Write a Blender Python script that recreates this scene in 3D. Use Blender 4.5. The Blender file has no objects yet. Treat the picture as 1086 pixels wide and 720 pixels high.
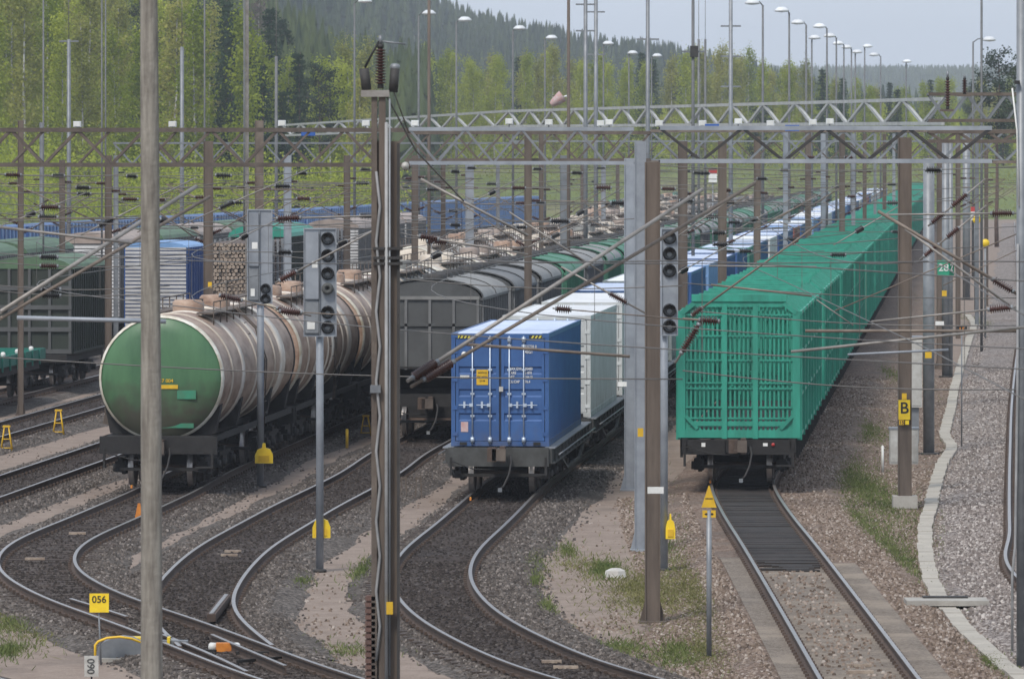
import bpy, math, random
import numpy as np
from mathutils import Vector, Matrix

# ------------------------------------------------------------------ camera, world, sun
SC = bpy.context.scene
C = SC.collection
FPX, H, HX, HY = 6225.0, 8.43, 543.0, 165.0      # focal length in photo pixels, eye height over rail
cam_d = bpy.data.cameras.new('camera')
cam = bpy.data.objects.new('camera', cam_d); C.objects.link(cam)
cam.location = (0, 0, H); cam.rotation_euler = (math.pi/2, 0, 0)
cam_d.sensor_width = 36; cam_d.lens = 36*FPX/1086
cam_d.shift_y = -(360-HY)/1086
cam_d.clip_start = 1; cam_d.clip_end = 12000
cam_d.dof.use_dof = True; cam_d.dof.focus_distance = 150; cam_d.dof.aperture_fstop = 6.0
SC.camera = cam

SUN_EL, SUN_AZ = math.radians(52), math.radians(205)   # azimuth clockwise from +Y
w = bpy.data.worlds.new('World'); SC.world = w; w.use_nodes = True
nt = w.node_tree; nt.nodes.clear()
sky = nt.nodes.new('ShaderNodeTexSky'); sky.sky_type = 'NISHITA'; sky.sun_disc = False
sky.sun_elevation = SUN_EL; sky.sun_rotation = SUN_AZ; sky.air_density = 1.2; sky.dust_density = 2.0
cloud = nt.nodes.new('ShaderNodeRGB'); cloud.outputs[0].default_value = (5.0, 5.65, 6.65, 1)
tc = nt.nodes.new('ShaderNodeTexCoord'); nz = nt.nodes.new('ShaderNodeTexNoise'); nz.inputs['Scale'].default_value = 5
nz.inputs['Detail'].default_value = 5
rmp = nt.nodes.new('ShaderNodeMapRange'); rmp.inputs[1].default_value = .3; rmp.inputs[2].default_value = .7
rmp.inputs[3].default_value = .74; rmp.inputs[4].default_value = .9
mixn = nt.nodes.new('ShaderNodeMix'); mixn.data_type = 'RGBA'
bg = nt.nodes.new('ShaderNodeBackground'); bg.inputs[1].default_value = 0.105
wo = nt.nodes.new('ShaderNodeOutputWorld')
nt.links.new(tc.outputs['Generated'], nz.inputs['Vector']); nt.links.new(nz.outputs[0], rmp.inputs[0])
nt.links.new(rmp.outputs[0], mixn.inputs[0]); nt.links.new(sky.outputs[0], mixn.inputs[6])
nt.links.new(cloud.outputs[0], mixn.inputs[7]); nt.links.new(mixn.outputs[2], bg.inputs[0])
nt.links.new(bg.outputs[0], wo.inputs[0])
sd = bpy.data.lights.new('sun', 'SUN'); sd.energy = 1.9; sd.angle = math.radians(13); sd.color = (1, .94, .86)
so = bpy.data.objects.new('sun', sd); C.objects.link(so)
so.rotation_euler = (math.pi/2-SUN_EL, 0, math.pi - SUN_AZ)
SC.view_settings.view_transform = 'Standard'; SC.view_settings.look = 'None'
SC.view_settings.exposure = 0.50; SC.view_settings.gamma = 1
SC.render.engine = 'CYCLES'
SC.cycles.volume_bounces = 0; SC.cycles.max_bounces = 6; SC.cycles.diffuse_bounces = 3
SC.cycles.transparent_max_bounces = 8

rnd = random.Random(7)

# ------------------------------------------------------------------ helpers
def P(px, py, z=0.0):
    Y = FPX*(H-z)/(py-HY); return Vector(((px-HX)*Y/FPX, Y, z))
def Q(px, py, Y): return Vector(((px-HX)*Y/FPX, Y, H-(py-HY)*Y/FPX))
def X_(px, Y): return (px-HX)*Y/FPX
def Z_(py, Y): return H-(py-HY)*Y/FPX

def tag(o, label=None, cat=None, group=None, kind=None):
    if label: o['label'] = label
    if cat: o['category'] = cat
    if group: o['group'] = group
    if kind: o['kind'] = kind
    return o
def empty(name, loc=(0,0,0), rz=0, **k):
    o = bpy.data.objects.new(name, None); C.objects.link(o); o.location = loc; o.rotation_euler = (0,0,rz)
    o.empty_display_size = .3
    return tag(o, **k)
KIDS = {}
def setparent(o, p):
    o.parent = p; KIDS.setdefault(p.name, []).append(o)
def copy_tree(o, parent=None):
    c = o.copy(); C.objects.link(c)
    if parent: c.parent = parent; KIDS.setdefault(parent.name, []).append(c)
    for ch in list(KIDS.get(o.name, [])): copy_tree(ch, c)
    return c
def recolor(root, cache, sub):
    """give copied parts other paint: sub maps material name -> material"""
    for ch in KIDS.get(root.name, []):
        ms = [m for m in ch.data.materials] if ch.data else []
        if any(m.name in sub for m in ms):
            key = (ch.data.name,) + tuple(sorted((k, v.name) for k, v in sub.items()))
            if key not in cache:
                d = ch.data.copy()
                for i, m in enumerate(ms):
                    if m.name in sub: d.materials[i] = sub[m.name]
                cache[key] = d
            ch.data = cache[key]
        recolor(ch, cache, sub)

class MB:
    def __init__(s): s.v=[]; s.f=[]; s.m=[]; s.s=[]; s.mats=[]
    def mi(s, m):
        if m not in s.mats: s.mats.append(m)
        return s.mats.index(m)
    def face(s, idx, m, smooth=False): s.f.append(tuple(idx)); s.m.append(s.mi(m)); s.s.append(smooth)
    def add(s, vs, fs, m, smooth=False):
        b = len(s.v); s.v += [tuple(v) for v in vs]
        for f in fs: s.face([b+i for i in f], m, smooth)
    def box(s, c, d, m, rot=None):
        cx,cy,cz = c; x,y,z = d[0]/2,d[1]/2,d[2]/2
        vs = [Vector((i*x,j*y,k*z)) for i in (-1,1) for j in (-1,1) for k in (-1,1)]
        if rot is not None: vs = [rot @ v for v in vs]
        vs = [(v.x+cx, v.y+cy, v.z+cz) for v in vs]
        s.add(vs, [(0,1,3,2),(4,6,7,5),(0,4,5,1),(2,3,7,6),(0,2,6,4),(1,5,7,3)], m)
    def bx(s, x0,x1,y0,y1,z0,z1,m): s.box(((x0+x1)/2,(y0+y1)/2,(z0+z1)/2),(abs(x1-x0),abs(y1-y0),abs(z1-z0)),m)
    def beam(s, p0, p1, w, h, m, up=Vector((0,0,1))):
        p0=Vector(p0); p1=Vector(p1); d=(p1-p0); L=d.length
        if L<1e-6: return
        d/=L; sd=d.cross(up)
        if sd.length<1e-3: sd=d.cross(Vector((0,1,0)))
        sd.normalize(); u=sd.cross(d)
        R=Matrix((sd,d,u)).transposed()
        s.box((p0+p1)/2,(w,L,h),m,R)
    def tube(s, p0, p1, r, m, n=8, r1=None, caps=True):
        s.path([p0,p1], [r, r if r1 is None else r1], m, n, caps)
    def path(s, pts, rs, m, n=6, caps=True):
        pts=[Vector(p) for p in pts]
        if not isinstance(rs,(list,tuple)): rs=[rs]*len(pts)
        b=len(s.v); k=len(pts); ref=None
        for i,p in enumerate(pts):
            d=(pts[min(i+1,k-1)]-pts[max(i-1,0)]); d.normalize()
            if ref is None:
                ref=Vector((0,0,1)) if abs(d.z)<.9 else Vector((0,1,0))
            a=d.cross(ref).normalized(); c=a.cross(d)
            for j in range(n):
                t=2*math.pi*j/n; s.v.append(tuple(p+rs[i]*(math.cos(t)*a+math.sin(t)*c)))
        for i in range(k-1):
            for j in range(n):
                s.face((b+i*n+j,b+i*n+(j+1)%n,b+(i+1)*n+(j+1)%n,b+(i+1)*n+j),m,True)
        if caps:
            s.face([b+j for j in range(n)][::-1],m); s.face([b+(k-1)*n+j for j in range(n)],m)
    def lathe(s, prof, org, axis, m, n=16, smooth=True):
        """prof: (r, t) along axis from org"""
        org=Vector(org); d=Vector(axis).normalized()
        ref=Vector((0,0,1)) if abs(d.z)<.9 else Vector((0,1,0))
        a=d.cross(ref).normalized(); c=a.cross(d); b=len(s.v)
        for r,t in prof:
            for j in range(n):
                q=2*math.pi*j/n; s.v.append(tuple(org+d*t+max(r,1e-4)*(math.cos(q)*a+math.sin(q)*c)))
        for i in range(len(prof)-1):
            for j in range(n):
                s.face((b+i*n+j,b+i*n+(j+1)%n,b+(i+1)*n+(j+1)%n,b+(i+1)*n+j),m,smooth)
    def insul(s, p0, p1, r, m, metal, ribs=9):
        """ribbed insulator from p0 to p1 with end caps"""
        ribs=max(4,min(ribs,int((Vector(p1)-Vector(p0)).length/.055)+1))
        p0=Vector(p0);p1=Vector(p1);d=p1-p0;L=d.length
        pr=[(r*.45,0)]
        for i in range(ribs):
            t0=L*(.1+.8*i/ribs); dt=L*.8/ribs
            pr+=[(r*.42,t0),(r*1.05,t0+dt*.42),(r*1.0,t0+dt*.55),(r*.42,t0+dt*.72)]
        pr+=[(r*.45,L)]
        s.lathe(pr,p0,d,m,12); s.lathe([(0,-.01*0),(r*.55,0),(r*.55,L*.09),(0,L*.09)],p0,d,metal,8)
        s.lathe([(0,L*.91),(r*.55,L*.91),(r*.55,L),(0,L)],p0,d,metal,8)
    def extrude(s, prof, y0, y1, m, mtop=None, smooth=False, caps=True):
        """closed profile in xz (counter-clockwise seen from -y), pushed along y"""
        b=len(s.v); n=len(prof)
        for y in (y0,y1):
            for x,z in prof: s.v.append((x,y,z))
        for i in range(n):
            j=(i+1)%n; s.face((b+i,b+j,b+n+j,b+n+i), m, smooth)
        if caps: s.face([b+i for i in range(n)],m); s.face([b+n+i for i in range(n)][::-1],m)
    def build(s, name, parent=None, **k):
        me=bpy.data.meshes.new(name); me.from_pydata(s.v,[],s.f)
        for m in s.mats: me.materials.append(m)
        me.polygons.foreach_set('material_index', s.m); me.polygons.foreach_set('use_smooth', s.s)
        me.update()
        o=bpy.data.objects.new(name,me); C.objects.link(o)
        if parent: setparent(o,parent)
        return tag(o, **k)

def text_obj(body, size, mat, loc, rot, parent, name='lettering', ext=.004, align='CENTER', sx=1):
    cu=bpy.data.curves.new(name,'FONT'); cu.body=body; cu.size=size; cu.extrude=ext; cu.align_x=align; cu.align_y='CENTER'
    cu.offset=size*.012
    o=bpy.data.objects.new(name,cu); C.objects.link(o)
    me=bpy.data.meshes.new_from_object(o.evaluated_get(bpy.context.evaluated_depsgraph_get()))
    bpy.data.objects.remove(o)
    me.name=name; me.materials.clear(); me.materials.append(mat)
    o=bpy.data.objects.new(name,me); C.objects.link(o); o.location=loc; o.rotation_euler=rot; o.scale=(sx,1,1)
    if parent: setparent(o,parent)
    return o

def np_mesh(name, V, Fq, mat, nper=4, smooth=False):
    me=bpy.data.meshes.new(name); nv=len(V); nf=len(Fq)
    me.vertices.add(nv); me.vertices.foreach_set('co', np.asarray(V,dtype=np.float32).ravel())
    me.loops.add(nf*nper); me.loops.foreach_set('vertex_index', np.asarray(Fq,dtype=np.int32).ravel())
    me.polygons.add(nf); me.polygons.foreach_set('loop_start', np.arange(0,nf*nper,nper,dtype=np.int32))
    me.polygons.foreach_set('loop_total', np.full(nf,nper,dtype=np.int32))
    me.materials.append(mat); me.update(calc_edges=True); me.validate()
    return me

# ------------------------------------------------------------------ materials
MT={}
def nn(t, ty, **k):
    n=t.nodes.new(ty)
    for a,b in k.items(): setattr(n,a,b)
    return n
def ramp(t, stops):
    r=t.nodes.new('ShaderNodeValToRGB'); e=r.color_ramp.elements
    e[0].position=stops[0][0]; e[0].color=(*stops[0][1],1); e[1].position=stops[1][0]; e[1].color=(*stops[1][1],1)
    for p,c in stops[2:]:
        x=e.new(p); x.color=(*c,1)
    return r
def mat(name, col, col2=None, rough=.6, metal=0, scale=1.5, lo=.35, hi=.7, bump=0, bscale=20, stretch=None, third=None):
    """paint or steel with a second tone (grime, rust) in noise patches"""
    m=bpy.data.materials.new(name); m.use_nodes=True; t=m.node_tree; b=t.nodes['Principled BSDF']
    b.inputs['Roughness'].default_value=rough; b.inputs['Metallic'].default_value=metal
    if col2 is None: col2=tuple(c*.75 for c in col)
    tc=nn(t,'ShaderNodeTexCoord'); mp=nn(t,'ShaderNodeMapping')
    if stretch: mp.inputs['Scale'].default_value=stretch
    oi=nn(t,'ShaderNodeObjectInfo')
    t.links.new(tc.outputs['Object'],mp.inputs['Vector'])
    vm=nn(t,'ShaderNodeVectorMath',operation='SCALE'); cm=nn(t,'ShaderNodeCombineXYZ')
    mu=nn(t,'ShaderNodeMath',operation='MULTIPLY'); mu.inputs[1].default_value=50
    t.links.new(oi.outputs['Random'],mu.inputs[0]); t.links.new(mu.outputs[0],cm.inputs[0])
    ad=nn(t,'ShaderNodeVectorMath',operation='ADD'); t.links.new(mp.outputs[0],ad.inputs[0]); t.links.new(cm.outputs[0],ad.inputs[1])
    n1=nn(t,'ShaderNodeTexNoise'); n1.inputs['Scale'].default_value=scale; n1.inputs['Detail'].default_value=6; n1.inputs['Roughness'].default_value=.65
    t.links.new(ad.outputs[0],n1.inputs['Vector'])
    hs=nn(t,'ShaderNodeHueSaturation'); mv=nn(t,'ShaderNodeMath',operation='MULTIPLY_ADD'); mv.inputs[1].default_value=.22; mv.inputs[2].default_value=.89; t.links.new(oi.outputs['Random'],mv.inputs[0]); t.links.new(mv.outputs[0],hs.inputs['Value'])
    st=[(lo,col2),(hi,col)]
    if third: st=[(lo-.12,third)]+st
    r=ramp(t,st); t.links.new(n1.outputs[0],r.inputs[0]); t.links.new(r.outputs[0],hs.inputs['Color']); t.links.new(hs.outputs[0],b.inputs['Base Color'])
    if bump:
        n2=nn(t,'ShaderNodeTexNoise'); n2.inputs['Scale'].default_value=bscale; n2.inputs['Detail'].default_value=4
        t.links.new(tc.outputs['Object'],n2.inputs['Vector'])
        bp=nn(t,'ShaderNodeBump'); bp.inputs['Strength'].default_value=bump; bp.inputs['Distance'].default_value=.02
        t.links.new(n2.outputs[0],bp.inputs['Height']); t.links.new(bp.outputs[0],b.inputs['Normal'])
    MT[name]=m; return m
M=mat
M('galv',(.27,.285,.30),(.17,.18,.195),.5,.3,2.0)
M('galv_dull',(.17,.175,.18),(.11,.115,.12),.6,.2,2.0)
M('gantry_paint',(.42,.43,.42),(.30,.30,.29),.6,0,1.5)
M('galv_light',(.34,.365,.40),(.22,.24,.27),.5,.2,1.5)
M('rust_steel',(.15,.122,.10),(.085,.066,.055),.8,0,3,bump=.3)
M('rust_pole',(.155,.122,.098),(.09,.07,.057),.8,0,1.5,stretch=(3,3,.4))
M('dark_steel',(.05,.047,.045),(.028,.026,.026),.7,0,4,bump=.3)
M('black_grime',(.024,.022,.021),(.012,.011,.011),.75,0,4,bump=.3)
M('wood_pole',(.27,.25,.215),(.13,.115,.098),.9,0,2.6,.36,.64,.8,9,(5,5,.5))
M('insul_brown',(.075,.03,.024),(.045,.02,.017),.25,0,6)
M('insul_black',(.02,.018,.02),(.012,.012,.012),.3,0,6)
M('tube_brown',(.23,.19,.155),(.13,.10,.08),.6,.2,3)
M('tube_grey',(.33,.31,.29),(.2,.18,.16),.5,.3,3)
M('wire',(.19,.18,.17),(.12,.115,.11),.6,.3,1)
M('yellow',(.75,.47,.02),(.6,.36,.02),.5,0,6)
M('yellow_bright',(.85,.62,.02),(.75,.5,.02),.45,0,6)
M('orange',(.75,.27,.03),(.55,.18,.03),.5,0,6)
M('sign_black',(.02,.02,.02),None,.5)
M('white',(.75,.75,.73),(.6,.6,.57),.5,0,5)
M('white_dirty',(.55,.55,.52),(.38,.36,.33),.6,0,4)
M('sign_green',(.02,.35,.2),(.02,.3,.17),.5)
M('sign_blue',(.03,.12,.45),None,.4)
M('red',(.5,.05,.05),None,.5)
M('pink',(.45,.22,.20),(.5,.42,.42),.7,0,8)
M('lens_dark',(.015,.017,.02),None,.12)
M('lamp_shell',(.72,.74,.76),(.6,.62,.64),.35)
M('rail_top',(.44,.42,.41),(.30,.27,.25),.38,.75,8)
M('rail_side',(.105,.07,.052),(.06,.042,.034),.85,0,5,bump=.4)
M('sleeper',(.085,.062,.05),(.045,.034,.03),.9,0,3,bump=.5)
M('plank_dark',(.038,.029,.025),(.016,.013,.012),.85,0,2.5,.35,.65,.5,12)
M('concrete',(.42,.40,.36),(.30,.28,.25),.9,0,2,bump=.3)
M('duct',(.47,.43,.365),(.35,.32,.275),.9,0,1.4,bump=.3)
M('cont_blue',(.042,.115,.30),(.03,.085,.24),.45,0,1.2,.3,.6)
M('cont_blue_mid',(.028,.085,.27),(.02,.065,.21),.5,0,1.2,.3,.6)
M('cont_lightblue',(.20,.36,.62),(.15,.28,.5),.5,0,1.2,.3,.6)
M('cont_white',(.62,.64,.635),(.50,.52,.51),.5,0,1.2,.3,.6)
M('cont_grey',(.30,.35,.35),(.25,.29,.29),.5,0,1.2,.3,.6)
M('cont_green',(.05,.22,.16),(.04,.16,.12),.5,0,1.2,.3,.6)
M('cont_red',(.25,.07,.04),(.17,.05,.04),.6,0,1.2,.3,.6)
M('cont_roof_white',(.74,.76,.78),(.58,.60,.62),.5,0,.8,.3,.6)
M('cont_roof',(.55,.62,.76),(.42,.5,.66),.5,0,.8,.3,.65)
M('rod',(.6,.68,.78),(.45,.52,.62),.4,.4,6)
M('gasket',(.012,.025,.06),None,.7)
M('hazard',(.75,.65,.1),None,.5)
M('frame_grey',(.075,.078,.076),(.04,.04,.038),.7,0,3)
M('wag_green',(.03,.31,.22),(.022,.21,.15),.55,0,1.1,.34,.6,third=(.035,.11,.08),stretch=(2.2,2.2,.5))
M('wag_green_dark',(.006,.13,.08),(.006,.1,.06),.6,0,2)
M('tank_green',(.07,.165,.075),(.045,.115,.055),.42,0,.9,.36,.62,third=(.045,.09,.04),stretch=(1.6,1,.5))
M('tank_cream',(.44,.315,.235),(.26,.16,.11),.5,0,1.5,.40,.62,third=(.10,.06,.04),stretch=(1,.5,1.6))
M('tank_cream_light',(.58,.52,.44),(.38,.31,.24),.5,0,.9,.3,.6)
M('tank_grey',(.22,.22,.21),(.13,.13,.12),.55,0,.9)
M('strap_white',(.74,.70,.63),(.50,.42,.34),.5,0,2)
M('rim_white',(.78,.77,.70),(.40,.34,.24),.5,0,2)
M('hop_grey',(.085,.088,.088),(.055,.056,.056),.6,0,1.0,.3,.6)
M('hop_mid',(.17,.17,.17),(.11,.11,.11),.6,0,1.0,.3,.6)
M('hop_light',(.24,.235,.225),(.15,.15,.145),.6,0,1.0,.3,.6)
M('hop_green',(.06,.21,.13),(.05,.15,.10),.6,0,1.0,.3,.6)
M('teal',(.015,.20,.15),(.01,.14,.11),.5,0,2)
M('patch_green',(.03,.22,.13),(.05,.16,.09),.5,0,4)
M('roof_green',(.09,.17,.085),(.06,.10,.06),.6,0,1.2)
M('roof_pink',(.38,.31,.27),(.25,.2,.17),.6,0,1.2)
M('dark_green_side',(.03,.042,.03),(.02,.026,.02),.7,0,1.5)
M('corr_white',(.66,.66,.66),(.48,.47,.46),.5,0,1.2)
M('log_end',(.42,.35,.28),(.24,.18,.14),.9,0,9)
M('bark_log',(.16,.12,.10),(.09,.07,.06),.9,0,6)
M('limb_bark',(.13,.11,.10),(.08,.07,.065),.85,0,3)
M('birch_bark',(.50,.49,.46),(.16,.15,.14),.8,0,3,.4,.55)
M('pine_bark',(.16,.10,.07),(.09,.06,.045),.9,0,3)
M('brick_weight',(.17,.095,.075),(.11,.065,.055),.8,0,3)
M('cable_black',(.02,.02,.02),None,.6)
M('conduit',(.33,.33,.33),(.21,.21,.21),.5,0,3)

def leaf_mat(name, c1, c2, sc=.25, trans=.35):
    m=bpy.data.materials.new(name); m.use_nodes=True; t=m.node_tree; t.nodes.clear()
    g=nn(t,'ShaderNodeNewGeometry'); oi=nn(t,'ShaderNodeObjectInfo'); n=nn(t,'ShaderNodeTexNoise'); n.inputs['Scale'].default_value=sc; n.inputs['Detail'].default_value=3
    t.links.new(g.outputs['Position'],n.inputs['Vector'])
    ma=nn(t,'ShaderNodeMath',operation='ADD'); mb=nn(t,'ShaderNodeMath',operation='MULTIPLY_ADD'); mb.inputs[1].default_value=.5; mb.inputs[2].default_value=-.25
    t.links.new(oi.outputs['Random'],mb.inputs[0]); t.links.new(n.outputs[0],ma.inputs[0]); t.links.new(mb.outputs[0],ma.inputs[1])
    r=ramp(t,[(.3,c1),(.75,c2)]); t.links.new(ma.outputs[0],r.inputs[0])
    d=nn(t,'ShaderNodeBsdfDiffuse'); tr=nn(t,'ShaderNodeBsdfTranslucent'); mx=nn(t,'ShaderNodeMixShader'); mx.inputs[0].default_value=trans
    o=nn(t,'ShaderNodeOutputMaterial')
    for q in (d,tr): t.links.new(r.outputs[0],q.inputs[0])
    t.links.new(d.outputs[0],mx.inputs[1]); t.links.new(tr.outputs[0],mx.inputs[2]); t.links.new(mx.outputs[0],o.inputs[0])
    MT[name]=m; return m
leaf_mat('leaf_birch',(.20,.255,.03),(.42,.465,.075),trans=.45)
leaf_mat('leaf_birch_pale',(.23,.25,.06),(.40,.39,.11),trans=.45)
leaf_mat('leaf_spruce',(.025,.05,.028),(.05,.085,.04),trans=.1)
leaf_mat('leaf_pine',(.04,.06,.04),(.07,.09,.05),trans=.1)
leaf_mat('leaf_far',(.02,.035,.025),(.085,.11,.05),.03,trans=.1)
leaf_mat('twig',(.10,.085,.085),(.17,.14,.13),trans=.1)
leaf_mat('grass_blade',(.08,.12,.04),(.19,.21,.085),2.5,trans=.25)
leaf_mat('grass_dry',(.17,.17,.07),(.27,.25,.12),1.0,trans=.3)

def gravel_mat(name, stones, grain, tint=None, tint_lo=.45, tint_hi=.65, tint_sc=.25, bump=.8, fine=.5, stretch=(1,1,1)):
    """stones: ramp stops for stone colours, grain: stones per metre"""
    m=bpy.data.materials.new(name); m.use_nodes=True; t=m.node_tree; b=t.nodes['Principled BSDF']; b.inputs['Roughness'].default_value=.95
    b.inputs['Specular IOR Level'].default_value=.2
    g=nn(t,'ShaderNodeNewGeometry')
    v=nn(t,'ShaderNodeTexVoronoi'); v.inputs['Scale'].default_value=grain
    t.links.new(g.outputs['Position'],v.inputs['Vector'])
    sp=nn(t,'ShaderNodeSeparateColor'); t.links.new(v.outputs['Color'],sp.inputs[0])
    nA=nn(t,'ShaderNodeTexNoise'); nA.inputs['Scale'].default_value=1.7; nA.inputs['Detail'].default_value=8; nA.inputs['Roughness'].default_value=.7
    mpA=nn(t,'ShaderNodeMapping'); mpA.inputs['Scale'].default_value=stretch
    t.links.new(g.outputs['Position'],mpA.inputs[0]); t.links.new(mpA.outputs[0],nA.inputs['Vector'])
    mx=nn(t,'ShaderNodeMix'); mx.data_type='FLOAT'; mx.inputs[0].default_value=fine
    t.links.new(sp.outputs[0],mx.inputs[2]); t.links.new(nA.outputs[0],mx.inputs[3])
    r=ramp(t,stones); t.links.new(mx.outputs[0],r.inputs[0]); out=r.outputs[0]
    if tint:
        nB=nn(t,'ShaderNodeTexNoise'); nB.inputs['Scale'].default_value=tint_sc; nB.inputs['Detail'].default_value=7; nB.inputs['Roughness'].default_value=.62
        t.links.new(g.outputs['Position'],nB.inputs['Vector'])
        mr=nn(t,'ShaderNodeMapRange'); mr.inputs[1].default_value=tint_lo; mr.inputs[2].default_value=tint_hi; t.links.new(nB.outputs[0],mr.inputs[0])
        mc=nn(t,'ShaderNodeMix'); mc.data_type='RGBA'; t.links.new(mr.outputs[0],mc.inputs[0]); t.links.new(out,mc.inputs[6])
        if callable(tint): t.links.new(tint(t,g),mc.inputs[7])
        else: mc.inputs[7].default_value=(*tint,1)
        out=mc.outputs[2]
    t.links.new(out,b.inputs['Base Color'])
    bp=nn(t,'ShaderNodeBump'); bp.inputs['Strength'].default_value=bump; bp.inputs['Distance'].default_value=.03
    t.links.new(v.outputs['Distance'],bp.inputs['Height']); bp.invert=True; t.links.new(bp.outputs[0],b.inputs['Normal'])
    MT[name]=m; return m
gravel_mat('sand',[(.25,(.165,.128,.105)),(.5,(.245,.193,.160)),(.75,(.31,.255,.215))],28,(.15,.122,.104),.58,.8,.3,.25,.82)
gravel_mat('ballast',[(.2,(.042,.036,.032)),(.5,(.10,.086,.077)),(.72,(.155,.135,.12)),(.9,(.23,.205,.185))],16,(.055,.045,.038),.45,.75,.3,1.0,.3)
gravel_mat('ballast_dark',[(.25,(.022,.018,.017)),(.55,(.06,.048,.044)),(.85,(.15,.13,.12))],16,(.03,.02,.016),.4,.7,.3,1.0,.35)
gravel_mat('ballast_pink',[(.2,(.09,.075,.068)),(.5,(.21,.18,.165)),(.72,(.31,.275,.255)),(.9,(.46,.42,.39))],14,(.16,.12,.10),.5,.8,.2,1.0,.25)
gravel_mat('gravel_orange',[(.2,(.075,.05,.038)),(.5,(.19,.132,.10)),(.72,(.27,.205,.165)),(.9,(.38,.33,.29))],18,(.15,.12,.10),.45,.7,.4,.9,.35)
gravel_mat('bed_sand',[(.25,(.11,.09,.072)),(.5,(.19,.158,.13)),(.8,(.25,.215,.18))],26,(.3,.25,.2),.5,.7,.5,.4,.55)
gravel_mat('field',[(.3,(.09,.12,.035)),(.6,(.15,.185,.055)),(.85,(.22,.23,.09))],3,(.20,.18,.10),.5,.7,.03,.2,.7)
gravel_mat('forest_floor',[(.3,(.03,.045,.02)),(.7,(.07,.09,.035))],1,(.06,.05,.035),.5,.7,.05,.2,.7)

def island_mat(name,stops):
    m=bpy.data.materials.new(name); m.use_nodes=True; t=m.node_tree; b=t.nodes['Principled BSDF']; b.inputs['Roughness'].default_value=.95
    b.inputs['Specular IOR Level'].default_value=.2
    g=nn(t,'ShaderNodeNewGeometry'); r=ramp(t,stops); t.links.new(g.outputs['Random Per Island'],r.inputs[0]); t.links.new(r.outputs[0],b.inputs['Base Color']); MT[name]=m
island_mat('st_grey',[(0,(.045,.038,.034)),(.5,(.10,.086,.077)),(.88,(.16,.138,.124)),(1,(.27,.24,.22))])
island_mat('st_dark',[(0,(.018,.0145,.0135)),(.6,(.044,.036,.032)),(.94,(.08,.068,.062)),(1,(.14,.125,.115))])
island_mat('st_orange',[(0,(.08,.058,.045)),(.4,(.18,.135,.105)),(.8,(.26,.205,.168)),(1,(.4,.35,.31))])
island_mat('st_pink',[(0,(.09,.075,.068)),(.4,(.20,.17,.155)),(.8,(.31,.275,.255)),(1,(.5,.46,.43))])
# ------------------------------------------------------------------ terrain
def sm(a,b,x):
    t=np.clip((x-a)/(b-a),0,1); return t*t*(3-2*t)
PXC=[-400,300,380,430,500,600,700,780,830,900,1400]
HC =[64,56,52,47,41,33,27,20,10,4,3]
def terr(x,y):
    x=np.asarray(x,float); y=np.asarray(y,float)
    left=16*sm(680,1000,y)*sm(-12,-62,x) + 8*sm(560,760,y)*sm(-25,-60,x)
    px=HX+x*FPX/np.maximum(y,2300)
    h2=np.interp(HX+x*FPX/2300,PXC,HC)*sm(1350,2300,y)*(1-sm(2500,3000,y)*.6)
    far=50*sm(3000,4000,y)+0*px
    bank=7.2*sm(795,890,y)*sm(-70,-20,x)+5*sm(0,40,(-52+.124*(y-330))-x)*sm(470,560,y)*(1-sm(-70,-20,x)*sm(795,890,y))
    return -.36+left+bank+np.maximum(h2,far)
ys=np.concatenate([np.arange(-60,500,40),np.arange(500,2600,25),np.arange(2600,4800,60)])
xs=np.concatenate([np.arange(-1400,-200,50),np.arange(-200,300,10),np.arange(300,1500,50)])
XX,YY=np.meshgrid(xs,ys); ZZ=terr(XX,YY)
V=np.stack([XX.ravel(),YY.ravel(),ZZ.ravel()],1); nx=len(xs); ny=len(ys)
ii,jj=np.meshgrid(np.arange(nx-1),np.arange(ny-1)); a=(jj*nx+ii).ravel()
me=np_mesh('ground',V,np.stack([a,a+1,a+nx+1,a+nx],1),MT['field']); me.polygons.foreach_set('use_smooth',[True]*len(me.polygons))
g=bpy.data.objects.new('ground',me); C.objects.link(g); tag(g,kind='structure')
me.materials.append(MT['forest_floor'])
cy=(V[a,1]); cx=V[a,0]
mi=((cy>1300)|((cy>610)&(cx<-14))).astype(np.int32)
me.polygons.foreach_set('material_index',mi)

def strip(name,pl,pr,m,z,kind='structure',parent=None,jag=0,seed=1):
    r=random.Random(seed); b=MB(); vs=[]
    for (p,q) in zip(pl,pr):
        zz=z if not callable(z) else z(p)
        vs.append((p[0]+r.uniform(-jag,jag),p[1],zz)); vs.append((q[0]+r.uniform(-jag,jag),q[1],zz))
    n=len(pl); b.add(vs,[(2*i,2*i+1,2*i+3,2*i+2) for i in range(n-1)],m)
    return b.build(name,parent,kind=kind) if parent is None else b.build(name,parent)
DX=.077
yl=[-30]+list(range(20,901,20))
strip('yard_ground',[(-46+.124*(y-368)-(20 if y<300 else 0),y) for y in yl],[(20+DX*(y-150)+8,y) for y in yl],MT['sand'],-.30,jag=1.2)

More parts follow.
